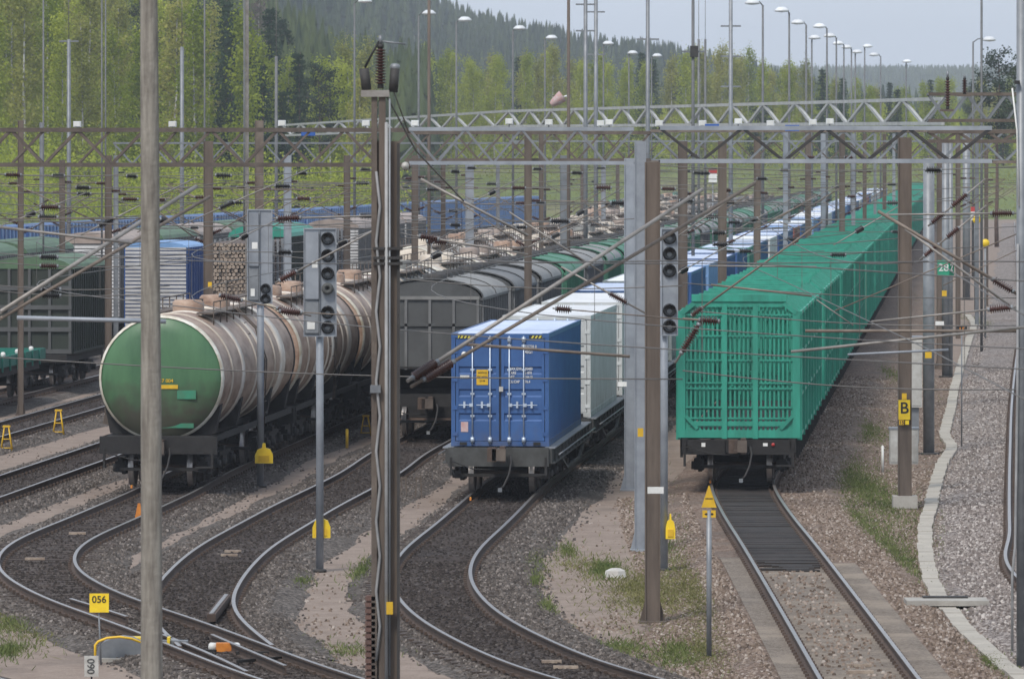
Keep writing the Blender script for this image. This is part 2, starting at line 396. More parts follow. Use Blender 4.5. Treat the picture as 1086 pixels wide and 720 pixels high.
# ------------------------------------------------------------------ tracks
def smooth_path(pts, step=.6, near_dir=None):
    pts=[Vector((p[0],p[1],0)) for p in pts]
    out=[]; n=len(pts)
    for i in range(n-1):
        p0=pts[max(i-1,0)];p1=pts[i];p2=pts[i+1];p3=pts[min(i+2,n-1)]
        L=(p2-p1).length; k=max(1,int(L/step))
        for j in range(k):
            t=j/k
            out.append(.5*((2*p1)+(p2-p0)*t+(2*p0-5*p1+4*p2-p3)*t*t+(3*p1-p0-3*p2+p3)*t**3))
    out.append(pts[-1])
    # resample + smooth
    P0=np.array([[q.x,q.y] for q in out]); d=np.r_[0,np.cumsum(np.hypot(*np.diff(P0,axis=0).T))]
    n=int(d[-1]/step); s=np.linspace(0,d[-1],n); X=np.interp(s,d,P0[:,0]); Yv=np.interp(s,d,P0[:,1])
    for _ in range(30):
        X[1:-1]=.25*X[:-2]+.5*X[1:-1]+.25*X[2:]; Yv[1:-1]=.25*Yv[:-2]+.5*Yv[1:-1]+.25*Yv[2:]
    return np.stack([X,Yv],1)
def normals(p):
    t=np.gradient(p,axis=0); t/=np.linalg.norm(t,axis=1)[:,None]; return np.stack([t[:,1],-t[:,0]],1)
RP=[(-.072,-.17),(.072,-.17),(.072,-.155),(.012,-.14),(.012,-.045),(.036,-.035),(.036,-.004),(.026,0),(-.026,0),(-.036,-.004),(-.036,-.035),(-.012,-.045),(-.012,-.14),(-.072,-.155)]
def rail_mesh(path, off, name, parent, lbl=None, thin=None):
    nrm=normals(path); P2=path+nrm*off; n=len(P2); k=len(RP)
    idx=list(range(n))
    b=MB()
    for i in idx:
        for (u,z) in RP: b.v.append((P2[i,0]+nrm[i,0]*u,P2[i,1]+nrm[i,1]*u,z))
    for i in range(n-1):
        for j in range(k):
            j2=(j+1)%k; m=MT['rail_top'] if j in (6,7,8) else MT['rail_side']
            b.face((i*k+j,i*k+j2,(i+1)*k+j2,(i+1)*k+j),m)
    b.face(list(range(k)),MT['rail_side']); b.face([(n-1)*k+j for j in range(k)][::-1],MT['rail_side'])
    return b.build(name,parent)
def ysel(path,y0,y1): 
    return path[(path[:,1]>=y0)&(path[:,1]<=y1)]
def bed(path, wl, wr, m, z, name, parent, jag=.12, seed=0):
    r=random.Random(seed); nrm=normals(path); b=MB(); n=len(path)
    jl=jr=0
    for i in range(n):
        jl=jl*.9+r.uniform(-jag,jag)*.6; jr=jr*.9+r.uniform(-jag,jag)*.6
        p=path[i]; q=nrm[i]
        for (o,zz) in ((-wl-jl-.5,-.298),(-wl-jl,z),(0,z+.002),(wr+jr,z),(wr+jr+.5,-.298)):
            b.v.append((p[0]+q[0]*o,p[1]+q[1]*o,zz+(r.uniform(-.012,.012) if zz>-.29 else 0)))
    for i in range(n-1):
        for j in range(4): b.face((i*5+j,i*5+j+1,(i+1)*5+j+1,(i+1)*5+j),m,True)
    return b.build(name,parent)
def track(path, lbl, beds, sleeper_rng=None, name='railway_track', sz=-.243):
    """beds: list of (y0,y1,wl,wr,material,inner material)"""
    t=empty(name,(0,0,0),kind='structure'); t['label']=lbl
    rail_mesh(path,-.797,'rail',t); rail_mesh(path,.797,'rail',t)
    for k,(y0,y1,wl,wr,m,mi_) in enumerate(beds):
        seg=ysel(path,y0,y1)
        if len(seg)<2: continue
        bed(seg,wl,wr,MT[m],-.195,'ballast_bed',t,seed=k)
        if mi_:
            bed_in(seg,.70,MT[mi_],-.178,t)
    b=MB(); nrm=normals(path); y0,y1=sleeper_rng or (70,240); step=.62; acc=0; last=None
    for i in range(len(path)):
        if last is not None: acc+=float(np.hypot(*(path[i]-last)))
        last=path[i]
        if acc<step or not(y0<path[i,1]<y1): continue
        acc-=step; q=nrm[i]; p=path[i]; ang=math.atan2(q[1],q[0]); R=Matrix.Rotation(ang,3,'Z')
        b.box((p[0],p[1],sz+((i*37)%7-3)*.002),(2.6,.25,.11),MT['sleeper'],R)
        for s in (-1,1):
            for e in (-.11,.11):
                o=s*.797+e; b.box((p[0]+q[0]*o,p[1]+q[1]*o,-.142),(.06,.13,.06),MT['rail_side'],R)
    if b.v: s=b.build('sleepers',t); s['kind']='stuff'
    return t
def bed_in(seg,w_,m,z,parent):
    nrm=normals(seg); b=MB(); n=len(seg); r=random.Random(3)
    for i in range(n):
        for o in (-w_,w_):
            b.v.append((seg[i,0]+nrm[i,0]*o,seg[i,1]+nrm[i,1]*o,z))
    for i in range(n-1): b.face((2*i,2*i+1,2*i+3,2*i+2),m)
    return b.build('track_bed_centre',parent)
def W(px,py): p=P(px,py); return (p.x,p.y)
def line(c,y0,y1,st=10): return [(c+DX*(y-150),y) for y in np.arange(y0,y1+.1,st)]
cT,cH,cK,cG,c1,c2,c3=-8.9,-4.5,.0,5.8,-13.1,-18.2,-22.5
G_=smooth_path([(5.3,20),(5.6,60),(5.75,80),(5.77,94.5),(5.79,107.5),(5.80,126.4),(5.78,140)]+line(cG,152,900))
K_=smooth_path([(30,60),(12,75),(5.2,85),(1.19,95.9),(.26,100),(-.7,105.6),(-1.3,111),(-1.66,118),(-1.53,125.5),(-.98,134),(-.55,141)]+line(cK,150,900))
T_pts=[W(x,y) for x,y in [(322,717),(257,693),(192,668),(160,656),(102,637),(70,623),(43,607),(36,594),(43,580),(65,567),(106,550),(140,535),(176,519)]]
T_=smooth_path([(14,62),(5,76),(-.1,86)]+T_pts+line(cT,158,760))
H_pts=[W(x,y) for x,y in [(240,684),(219,667),(206,653),(200,638),(211,617),(228,597),(252,577),(294,553),(326,535),(391,502)]]
H_=smooth_path([(-3.4,95.9)]*0+H_pts+line(cH,166,760))
BD=[(0,900,1.42,1.42,'ballast','ballast_dark')]
track(G_,'straight track running under the green mesh wagons',[(0,900,1.5,2.1,'gravel_orange',None)],(60,260),sz=-.30)
seg=ysel(G_,118,160); tg=[o for o in C.objects if o.name.startswith('railway_track')][0]
bed_in(ysel(G_,123,900),.70,MT['ballast_dark'],-.176,tg)
bed_in(ysel(G_,10,123),.70,MT['bed_sand'],-.174,tg)
pb=MB(); pr_=random.Random(8); s_=ysel(G_,121.5,158); d_=0; nr=normals(s_); yy=s_[0,1]
while yy<157:
    i=int(np.argmin(np.abs(s_[:,1]-yy))); w0=pr_.uniform(.24,.29); sh=pr_.uniform(-.03,.03) if yy>124 else pr_.uniform(-.25,.25)
    hw=.68 if yy>124 else pr_.uniform(.3,.62)
    if yy>124 or pr_.random()<.75: pb.box((s_[i,0]+sh*(yy<=124),yy,-.160+pr_.uniform(-.012,.01)),(2*hw,w0,.06),MT['plank_dark'],Matrix.Rotation(math.atan2(nr[i,1],nr[i,0])+pr_.uniform(-.012,.012),3,'Z'))
    yy+=.31
o=pb.build('crossing_planks',tg); o['kind']='stuff'
gb=MB()
for (o0,o1) in ((-1.35,-.86),(.86,1.45)):
    s_=ysel(G_,10,126 if o0<0 else 124); nr=normals(s_); base=len(gb.v)
    for i in range(len(s_)):
        for o in (o0,o1): gb.v.append((s_[i,0]+nr[i,0]*o,s_[i,1]+nr[i,1]*o,-.170))
    for i in range(len(s_)-1): gb.face((base+2*i,base+2*i+1,base+2*i+3,base+2*i+2),MT['bed_sand'])
gb.build('track_bed_centre',tg)
track(K_,'curved track leading to the blue container wagon',[(0,900,1.1,1.7,'ballast','ballast_dark')],(70,240))
track(T_,'s-curved track leading to the green ended tank wagon',BD,(70,240),sz=-.228)
track(H_,'branch track joining the tank wagon track at the points',BD,(70,240))
for c,y0,l in ((c1,60,'empty track left of the tank wagons'),(c2,60,'second empty track from the tank wagons'),(c3,120,'track under the dark wagons at the left edge'),(-27.6,150,'track behind the dark wagons at the left edge')):
    if c==c1: pts=[(-26,60),(-21.5,80),(-17.8,105),(-15.3,125)]+line(c,142,760)
    else: pts=line(c,y0,760)
    track(smooth_path(pts),l,BD,(100,230))
# bottom-left corner track and right edge track
track(smooth_path([W(-400,640),W(-120,700),W(0,737),W(90,765),W(300,840)]),'track crossing the bottom left corner',BD,(60,140))
RR=[(1075+44,610),(1069+40,565),(1066+38,520),(1066+35,480),(1069+29,430),(1072+26,390),(1077+22,345)]
RW=[W(x,y) for x,y in RR]
RR_=smooth_path([(RW[0][0]+1.2,70),(RW[0][0]+.4,90)]+RW+[(RW[-1][0]+.085*(y-RW[-1][1]),y) for y in range(330,800,60)])
track(RR_,'track at the right edge of the yard',[(0,900,1.9,2.0,'ballast_pink','ballast_pink')],(70,260),sz=-.262)

# points (switch) details: frog, check rail, blades
def rail_run(pts,name,lbl,cat,grp=None):
    b=smooth_path(pts,.5); o=rail_mesh(b,0,name,None); return tag(o,lbl,cat,grp)
rail_run([W(225,672),W(262,688),W(296,702),W(303,705)],'point_rail','moving point rail lying between the rails near the orange box','point rail')
rail_run([W(173,672),W(200,682),W(240,700),W(262,711)],'check_rail','short check rail beside the lower left rail right of the wooden pole','check rail')
rail_run([W(75,634),W(100,641),W(135,653)],'guard_rail','short guard rail behind the yellow 056 sign','guard rail')
b=MB(); b.beam(tuple(P(224,652)+Vector((0,0,-.05))),tuple(P(240,633)+Vector((0,0,-.02))),.16,.14,MT['rail_side']); b.beam(tuple(P(224,652)+Vector((0,0,.03))),tuple(P(240,633)+Vector((0,0,.05))),.07,.02,MT['rail_top'])
b.build('rail_stub',label='cut rusty rail stub inside the curve beside the branch rail',cat='rail stub')

# ------------------------------------------------------------------ rolling stock parts
def wheel_mb():
    b=MB(); m=MT['rail_side']
    for s in (-1,1):
        x=s*.76
        b.lathe([(0,-.05*s),(.12,-.07*s),(.14,-.02*s),(.36,-.015*s),(.40,-.06*s),(.455,-.065*s)],(x,0,.47),(1,0,0),m,24)
        b.lathe([(.455,-.065*s),(.46,.035*s),(.485,.05*s),(.485,.075*s),(.42,.08*s)][::1],(x-s*.0,0,.47),(-1,0,0),MT['rail_top'],24)
        b.lathe([(.42,.08*s),(0,.06*s)],(x,0,.47),(-1,0,0),m,24)
    b.tube((-.98,0,.47),(.98,0,.47),.075,m,8)
    return b
def bogie(parent,y,wb=1.85,axles=2,mt='black_grime'):
    m=MT[mt]; b=MB()
    n=axles
    for s in (-1,1):
        x=s*1.06
        b.bx(x-.06,x+.06,y-wb/2-.25,y+wb/2+.25,.60,.74,m)
        b.bx(x-.05,x+.05,y-.45,y+.45,.28,.62,m)
        for k in (-1,1):
            b.beam((x,y+k*wb/2,.62),(x,y+k*.4,.32),.1,.1,m)
            b.bx(x-.13,x+.13,y+k*wb/2-.16,y+k*wb/2+.16,.36,.64,m)   # axle box
            b.lathe([(0,0),(.11,0),(.11,.1),(0,.1)],(x+s*.1,y+k*wb/2,.47),(s,0,0),MT['dark_steel'],10)
        for q in (-.16,0,.16): b.tube((x,y+q,.34),(x,y+q,.58),.06,MT['rail_side'],8)
    b.bx(-1.1,1.1,y-.18,y+.18,.52,.86,m)
    for k in (-1,1): b.bx(-1.0,1.0,y+k*(wb/2+.5),y+k*(wb/2+.56),.42,.50,m)
    bo=b.build('bogie',parent)
    for k in (-1,1):
        o=wheelset_proto.copy() if wheelset_proto else None
        o.location=(0,y+k*wb/2,0); C.objects.link(o); setparent(o,bo)
    return bo
wp=wheel_mb(); 
wheelset_proto=wp.build('wheelset'); C.objects.unlink(wheelset_proto)
def coupler(parent,y0=0,s=-1,hose=True):
    b=MB(); m=MT['rail_side']
    b.box((0,y0-s*.1,1.04),(.26,.7,.26),m); b.box((-.12,y0+s*.42,1.04),(.22,.42,.34),m); b.box((.14,y0+s*.40,1.04),(.13,.38,.40),m)
    b.box((.06,y0+s*.58,1.04),(.34,.1,.3),MT['rust_steel'])
    b.build('coupler',parent)
    if hose:
        h=MB(); h.path([(.3,y0+s*.1,1.0),(.34,y0+s*.35,.85),(.30,y0+s*.45,.55),(.18,y0+s*.5,.28),(.1,y0+s*.5,.2)],.028,MT['dark_steel'],6)
        h.box((.08,y0+s*.5,.17),(.1,.07,.1),MT['galv']); h.build('brake_hose',parent)
def end_bits(parent,m='black_grime',y=0,wid=1.5,z=1.1):
    b=MB()
    b.path([(-wid+.15,y-.08,z-.1),(-.6,y-.25,z-.28),(.0,y-.28,z-.3)],.018,MT[m],6)
    b.build('brake_pipe',parent)
    for s in (-1,1):
        b=MB(); b.bx(s*(wid-.12)-.03,s*(wid-.12)+.03,y-.02,y+.05,.5,z,MT[m]); b.bx(s*(wid-.35)-.2,s*(wid-.12)+s*.03,y-.03,y+.2,.5,.54,MT[m])
        b.build('step',parent)

# ---- tank wagon -----------------------------------------------------------
def make_tank(L=16.6,green=False):
    t=empty('tank_wagon'); R=1.585; zc=2.76; m=MT['tank_cream']
    b=MB(); 
    b.lathe([(R,.35),(R,L-.35),(R*.97,L-.2),(R*.8,L-.05),(0,L+.05)],(0,0,zc),(0,1,0),m,48); b.build('tank_shell',t)
    b=MB(); em=MT['tank_green'] if green else m
    b.lathe([(0,.0),(R*.45,.02),(R*.75,.08),(R*.9,.15),(R*.975,.24)],(0,0,zc),(0,1,0),em,48)
    if green:
        pass
    cap=b.build('tank_end',t)
    if green:
        for (a,c,z_,h_,mm) in ((-.08,.46,2.50,.10,'yellow'),):
            q=MB(); q.bx(a,c,-.012,.03,z_,z_+h_,MT[mm]); q.build('stencil_mark',cap)
        q=MB(); q.bx(0,.85,.10,.2,1.50,1.62,MT['patch_green']); q.build('paint_patch',cap)
        q=MB(); q.bx(.44,.92,.0,.1,2.24,2.46,MT['patch_green']); q.build('paint_patch',cap)
        text_obj('57 004',.13,MT['yellow'],(.16,-.008,2.70),(math.pi/2,0,0),cap)
    b=MB(); b.lathe([(R*.972,.20),(R*1.012,.26),(R*1.012,.38),(R,.40)],(0,0,zc),(0,1,0),MT['rim_white'],48); b.build('end_rim',t)
    for y,w in ((L*.27,.26),(L*.52,.24),(L*.80,.55)):
        b=MB()
        b.lathe([(R,y-w),(R+.025,y-w+.01),(R+.025,y+w),(R,y+w+.01)],(0,0,zc),(0,1,0),MT['strap_white'],48); b.build('strap',t)
    for y in (L*.13,L*.44,L*.69,L*.97):
        b=MB(); b.lathe([(R,y-.05),(R+.035,y-.04),(R+.035,y+.04),(R,y+.05)],(0,0,zc),(0,1,0),MT['dark_steel'] if y>L*.9 else MT['tank_cream_light'],48); b.build('stiffening_ring',t)
    # hatches, walkway with rail, ladder
    for y in (L*.33,L*.66):
        b=MB(); b.lathe([(.42,0),(.42,.28),(.36,.34),(0,.36)],(0,y,zc+R-.06),(0,0,1),MT['tank_cream'],16); b.box((.3,y,zc+R+.2),(.18,.1,.22),MT['dark_steel']); b.build('hatch',t)
    r=MT['rust_steel']; z=zc+R+.02
    for s in (-1,1):
        b=MB(); b.bx(s*.5,s*.95,L*.2,L*.78,z-.06,z-.02,r)
        for y in np.linspace(L*.2,L*.78,8): b.tube((s*.95,y,z-.35),(s*.95,y,z+.26),.018,r,5)
        b.tube((s*.95,L*.2,z+.26),(s*.95,L*.78,z+.26),.018,r,5)
        b.build('walkway',t)
    for s in (-1,1):
        b=MB()
        for yy in (L*.47,L*.47+.42):
            b.path([(s*.95,yy,z),(s*1.5,yy,zc+1.05),(s*1.75,yy,zc+.2),(s*1.68,yy,1.2)],.022,r,5)
        for k in range(9):
            q=k/8; b.tube((s*(1.2+.55*math.sin(q*1.6)),L*.47,zc+1.2-q*2.4),(s*(1.2+.55*math.sin(q*1.6)),L*.47+.42,zc+1.2-q*2.4),.014,r,4)
        b.build('ladder',t)
    b=MB(); g=MT['black_grime']
    b.bx(-.28,.28,-.35,L+.35,.95,1.22,g)
    for y in (-.35,L+.2): b.bx(-1.5,1.5,y,y+.16,.86,1.3,g)
    b.bx(-1.45,1.45,-.2,.9,1.24,1.30,g)
    for y in (.7,L*.3,L*.7,L-.7):
        for s in (-1,1): b.add([(s*.25,y-.2,1.2),(s*1.35,y-.2,1.35),(s*1.5,y-.2,2.1),(s*.8,y-.2,1.45),(s*.25,y+.2,1.2),(s*1.35,y+.2,1.35),(s*1.5,y+.2,2.1),(s*.8,y+.2,1.45)],[(0,1,2,3),(7,6,5,4),(0,4,5,1),(1,5,6,2),(2,6,7,3),(3,7,4,0)],g)
    for s in (-1,1):
        for y in np.arange(1.4,L-1.4,2.2): b.beam((s*1.35,y,1.28),(s*1.1,y+1.0,.95),.05,.05,g)
        b.bx(s*1.36,s*1.44,-.2,L+.2,1.16,1.30,g)
    b.build('underframe',t)
    coupler(t,-.35); end_bits(t,y=-.35,wid=1.5,z=1.0)
    for y in (1.4,4.4,L-4.4,L-1.4): bogie(t,y)
    return t
def add_stain(m,z0,z1,col,sc=2.2):
    """oil and dirt low on a tank, ragged upper edge"""
    t=m.node_tree; b=t.nodes['Principled BSDF']; src=b.inputs['Base Color'].links[0].from_socket
    tc=nn(t,'ShaderNodeTexCoord'); sp=nn(t,'ShaderNodeSeparateXYZ'); t.links.new(tc.outputs['Object'],sp.inputs[0])
    n=nn(t,'ShaderNodeTexNoise'); n.inputs['Scale'].default_value=sc; n.inputs['Detail'].default_value=7; t.links.new(tc.outputs['Object'],n.inputs['Vector'])
    ad=nn(t,'ShaderNodeMath',operation='MULTIPLY_ADD'); ad.inputs[1].default_value=1.6; t.links.new(n.outputs[0],ad.inputs[0]); t.links.new(sp.outputs[2],ad.inputs[2])
    mr=nn(t,'ShaderNodeMapRange'); mr.inputs[1].default_value=z0+.8; mr.inputs[2].default_value=z1+.8; mr.inputs[3].default_value=.85; mr.inputs[4].default_value=0; t.links.new(ad.outputs[0],mr.inputs[0])
    mx=nn(t,'ShaderNodeMix'); mx.data_type='RGBA'; t.links.new(mr.outputs[0],mx.inputs[0]); t.links.new(src,mx.inputs[6]); mx.inputs[7].default_value=(*col,1); t.links.new(mx.outputs[2],b.inputs['Base Color'])
for q_ in ('cont_blue','cont_white','cont_blue_mid','cont_grey'): add_stain(MT[q_],-.75,.35,(.12,.10,.085),3.0)
add_stain(MT['tank_green'],1.75,2.75,(.06,.045,.038),3.0); add_stain(MT['tank_cream'],1.3,2.1,(.10,.075,.06))
# ---- covered hopper ------------------------------------------------------------
def make_hopper(L=11.6):
    t=empty('hopper_wagon'); m=MT['hop_grey']; lt=MT['hop_light']
    prof=[(-1.52,2.05),(1.52,2.05),(1.55,3.3),(1.55,4.15)]+[(1.55*math.cos(a)*.98 if a<1.4 else 1.55*math.cos(a),4.15+.52*math.sin(a)) for a in np.linspace(.15,math.pi-.15,13)]+[(-1.55,4.15),(-1.55,3.3)]
    b=MB(); b.extrude(prof,.9,L-.9,m); b.build('body',t)
    b=MB(); rp=[(1.60*math.cos(a),4.16+.55*math.sin(a)) for a in np.linspace(.0,math.pi,15)]
    for y0,y1 in ((.85,L-.85),):
        n=len(rp); base=len(b.v)
        for y in (y0,y1):
            for x,z in rp: b.v.append((x,y,z))
        for i in range(n-1): b.face((base+i,base+i+1,base+n+i+1,base+n+i),lt,True)
    for y in (.92,L*.5,L-.92): 
        for i in range(14): b.beam((rp[i][0],y,rp[i][1]+.01),(rp[i+1][0],y,rp[i+1][1]+.01),.05,.04,m,up=Vector((0,1,0)))
    b.build('roof',t)
    for y in (2.6,4.7,6.8,8.9):
        b=MB(); b.lathe([(.36,0),(.36,.12),(.3,.17),(0,.18)],(0,y,4.68),(0,0,1),MT['dark_steel'],14); b.build('hatch',t)
    b=MB()
    for y in np.linspace(1.0,L-1.0,12):
        for s in (-1,1): b.bx(s*1.55-.03,s*1.55+.06*s+.0,y-.04,y+.04,2.05,4.15,MT['hop_mid'])
    for s in (-1,1): b.bx(s*1.52,s*1.62,.8,L-.8,4.08,4.16,m)
    for x in (-1.45,-.72,0,.72,1.45): b.bx(x-.04,x+.04,.84,.9,2.0,4.2,MT['hop_mid'])
    b.bx(-1.5,1.5,.83,.9,4.1,4.2,lt); b.bx(-1.5,1.5,.84,.9,3.3,3.38,m)
    b.build('rib',t)
    b=MB()   # sloped end sheet and hopper mouths
    g=MT['black_grime']
    b.add([(-1.5,.9,2.3),(1.5,.9,2.3),(1.2,2.6,1.2),(-1.2,2.6,1.2)],[(0,1,2,3)],g)
    b.add([(-1.5,L-.9,2.3),(1.5,L-.9,2.3),(1.2,L-2.6,1.2),(-1.2,L-2.6,1.2)],[(3,2,1,0)],g)
    for y in (3.2,5.8,8.4): b.bx(-1.2,1.2,y-.9,y+.9,.75,2.06,g)
    b.build('discharge_chute',t)
    b=MB(); g=MT['black_grime']
    b.bx(-.25,.25,0,L,.92,1.2,g)
    for y in (0,L-.14): b.bx(-1.5,1.5,y,y+.14,.92,1.3,g)
    for s in (-1,1):
        b.bx(s*1.3,s*1.46,0,L,.98,1.22,g)
        for yy in (.1,L-.1): b.bx(s*1.40,s*1.5,yy-.05,yy+.05,1.2,2.2,g)
        b.beam((s*1.45,.1,1.2),(s*1.45,1.0,2.1),.07,.07,g)
    b.bx(-1.4,1.4,.0,.05,2.05,2.12,g)
    b.build('underframe',t)
    coupler(t,0); end_bits(t,y=0,z=1.0)
    for y in (1.9,L-1.9): bogie(t,y)
    return t
# ---- container -------------------------------------------------------------
def make_container(L=12.19,detail=False,wid=2.44,hgt=2.8):
    t=empty('shipping_container'); m=MT['cont_blue']; w=wid/2
    b=MB()  # corrugated walls
    def wave(n): return [0,0,1,1]
    for s in (-1,1):
        base=len(b.v); ysq=[]; y=.18; k=0
        while y<L-.2:
            ysq.append((y,.0 if (k%4 in (0,3)) else .036)); y+=.07 if k%2==0 else .068; k+=1
        ysq.append((L-.18,0))
        for (yy,d) in ysq:
            b.v.append((s*(w-.012-d),yy,.14)); b.v.append((s*(w-.012-d),yy,hgt-.1))
        for i in range(len(ysq)-1):
            q=(base+2*i,base+2*i+2,base+2*i+3,base+2*i+1); b.face(q if s>0 else q[::-1],m)
    b.add([(-w+.06,L-.05,.14),(w-.06,L-.05,.14),(w-.06,L-.05,hgt-.1),(-w+.06,L-.05,hgt-.1)],[(3,2,1,0)],m)
    b.build('side_wall',t)
    b=MB()
    for s in (-1,1):
        for y0 in (.0,L-.18): b.bx(s*w,s*(w-.1),y0,y0+.18,.0,hgt,m)
        b.bx(s*w,s*(w-.06),.18,L-.18,.0,.15,m); b.bx(s*w,s*(w-.06),.18,L-.18,hgt-.11,hgt-.0,m)
    for y0 in (0,L-.1): b.bx(-w+.1,w-.1,y0+.01,y0+.1,hgt-.14,hgt-.005,m); b.bx(-w+.1,w-.1,y0+.01,y0+.1,.0,.12,m)
    for s in (-1,1):
        for y0 in (-.006,L-.17):
            for z0 in (-.004,hgt-.112): b.bx(s*(w+.005),s*(w-.165),y0,y0+.176,z0,z0+.118,m)
        b.bx(s*(w-.30)-.09,s*(w-.30)+.09,-.004,.0095,.02,.1,MT['sign_black'])
    b.build('corner_frame',t)
    b=MB(); base=len(b.v); ysq=[]; y=.1; k=0
    while y<L-.1: ysq.append((y,0 if k%4 in (0,3) else -.02)); y+=.1; k+=1
    for (yy,d) in ysq: b.v.append((-w+.06,yy,hgt-.012+d)); b.v.append((w-.06,yy,hgt-.012+d))
    for i in range(len(ysq)-1): b.face((base+2*i,base+2*i+1,base+2*i+3,base+2*i+2),MT['cont_roof'])
    b.bx(-w+.1,w-.1,.1,L-.1,.05,.1,MT['dark_steel'])
    b.build('roof',t)
    # doors with horizontal corrugation
    for s in (-1,1):
        b=MB(); x0,x1=(.03,w-.115) if s>0 else (-w+.115,-.03)
        zs=[(.13,.02),(.2,.02),(.62,.02),(.66,.055),(.78,.055),(.82,.02),(1.22,.02),(1.26,.055),(1.38,.055),(1.42,.02),(1.78,.02),(1.82,.055),(1.94,.055),(1.98,.02),(2.5,.02),(2.655,.02)]
        base=len(b.v)
        for z,d in zs: b.v.append((x0+.06,d,z)); b.v.append((x1-.06,d,z))
        for i in range(len(zs)-1): b.face((base+2*i,base+2*i+1,base+2*i+3,base+2*i+2),m)
        for q in (x0,x1-.07): b.bx(q,q+.07,.008,.07,.13,2.655,m)
        door=b.build('door',t)
        g=MB(); g.bx(-.029 if s<0 else .0005,-.0005 if s<0 else .029,.025,.06,.14,2.65,MT['gasket']); g.build('door_seal',door)
        for xr in ((.2,.56) if s>0 else (-.72,-.28)):
            xr=xr+.03
            r=MB(); r.tube((xr,-.025,.04),(xr,-.025,hgt-.06),.017,MT['rod'],8)
            for z in (.16,.75,1.3,1.9,2.5): r.bx(xr-.05,xr+.05,-.03,.02,z-.025,z+.025,MT['rod'])
            for z in (.09,2.58): r.lathe([(0,0),(.05,0),(.05,.13),(0,.13)],(xr,-.03,z),(0,0,1),MT['rod'],8)
            r.build('locking_rod',door)
            h=MB(); h.tube((xr,-.05,1.02),(xr+s*.34,-.05,1.02),.014,MT['rod'],6); h.box((xr+s*.2,-.04,1.03),(.05,.05,.16),MT['rod']); h.box((xr+s*.03,-.04,1.02),(.09,.05,.08),MT['rod']); h.build('door_handle',door)
        for z in (.3,.95,1.65,2.35):
            h=MB(); h.bx(s*(w-.16),s*(w-.02),-.014,.0,z-.05,z+.05,m); h.build('hinge',door)
    if detail:
        dl=[o for o in KIDS[t.name] if o.name.startswith('door')]
        L_,R_=dl[0],dl[1]; rot=(math.pi/2,0,0); wm=MT['white']; y=.012
        q=MB(); q.bx(-.59,-.3,.008,.018,1.42+.1,1.42+.48,MT['yellow']); q.build('warning_plate',L_)
        for k,tx in enumerate(('NOTICE','9\'6" HIGH','2.9 M')): text_obj(tx,.06,MT['sign_black'],(-.445,.004,1.82-k*.1),rot,L_)
        q=MB(); q.bx(-1.0,-.77,.008,.018,1.68,1.76,wm); q.build('label_plate',L_)
        q=MB(); q.bx(-.98,-.8,.008,.018,.35,.6,MT['pink']); q.build('data_plate',L_)
        q=MB(); q.lathe([(0,0),(.07,0),(.07,.01),(0,.01)],(-.9,.018,2.28),(0,-1,0),wm,14); q.build('round_sticker',L_)
        for z,a,c in ((1.92,'MAX.GW','30480'),(1.82,'TARE','3 870'),(1.72,'NET','26610'),(1.60,'CU.CAP','76.4')):
            text_obj(a,.095,wm,(.22,.004,z),rot,R_,align='LEFT',sx=.8); text_obj(c,.095,wm,(.62,.004,z),rot,R_,align='LEFT',sx=.8)
        text_obj('405738 8',.11,wm,(.6,.004,2.47),rot,R_,align='LEFT',sx=.75); text_obj('45G1',.11,wm,(.62,.004,2.34),rot,R_,align='LEFT',sx=.8)
        q=MB()
        for s in (-1,1):
            for k in range(4):
                x=s*.93-.16+k*.09
                q.add([(x,.006,2.68),(x+.05,.006,2.68),(x+.09,.006,2.75),(x+.04,.006,2.75)],[(0,1,2,3)],MT['hazard'])
            q.bx(s*.92-.2,s*.92+.2,.008,.0095,2.67,2.76,MT['sign_black'])
        q.build('hazard_stripes',t)
        q=MB(); q.box((.03,-.06,1.42),(.1,.06,.12),MT['white_dirty']); q.build('lock_box',R_)
    return t
def make_contwagon(L=14.0):
    t=empty('container_wagon'); g=MT['frame_grey']; b=MB()
    for y in (-.4,L-.1): b.bx(-1.25,1.25,y,y+.14,.72,1.19,g)
    b.bx(-.28,.28,-.3,L,.85,1.1,MT['black_grime'])
    for s in (-1,1):
        b.bx(s*1.2,s*1.32,-.3,L,.82,1.16,g); b.bx(s*1.14,s*1.40,-.3,L,1.16,1.19,MT['galv']); b.bx(s*1.14,s*1.40,-.3,L,.79,.82,g)
        for y in np.arange(.4,L,1.3): b.bx(s*1.33,s*1.39,y-.02,y+.02,.82,1.16,g)
        b.beam((s*1.36,2.5,.80),(s*1.36,4.6,.45),.07,.07,g); b.beam((s*1.36,L-2.5,.80),(s*1.36,L-4.6,.45),.07,.07,g); b.bx(s*1.33,s*1.39,4.6,L-4.6,.42,.49,g)
        b.tube((s*1.5,-.2,1.02),(s*1.5,L,1.02),.02,MT['galv'],5)
        for y in np.arange(.4,L,1.7): b.beam((s*1.38,y,1.02),(s*1.5,y,1.02),.03,.03,g)
    for y in (.8,3.5,6.5,9.5,12.5): b.bx(-1.2,1.2,y,y+.2,.86,1.08,g)
    b.build('underframe',t); coupler(t,-.4); end_bits(t,y=-.4,wid=1.3,z=.95)
    for y in (1.9,L-2.0): bogie(t,y)
    return t
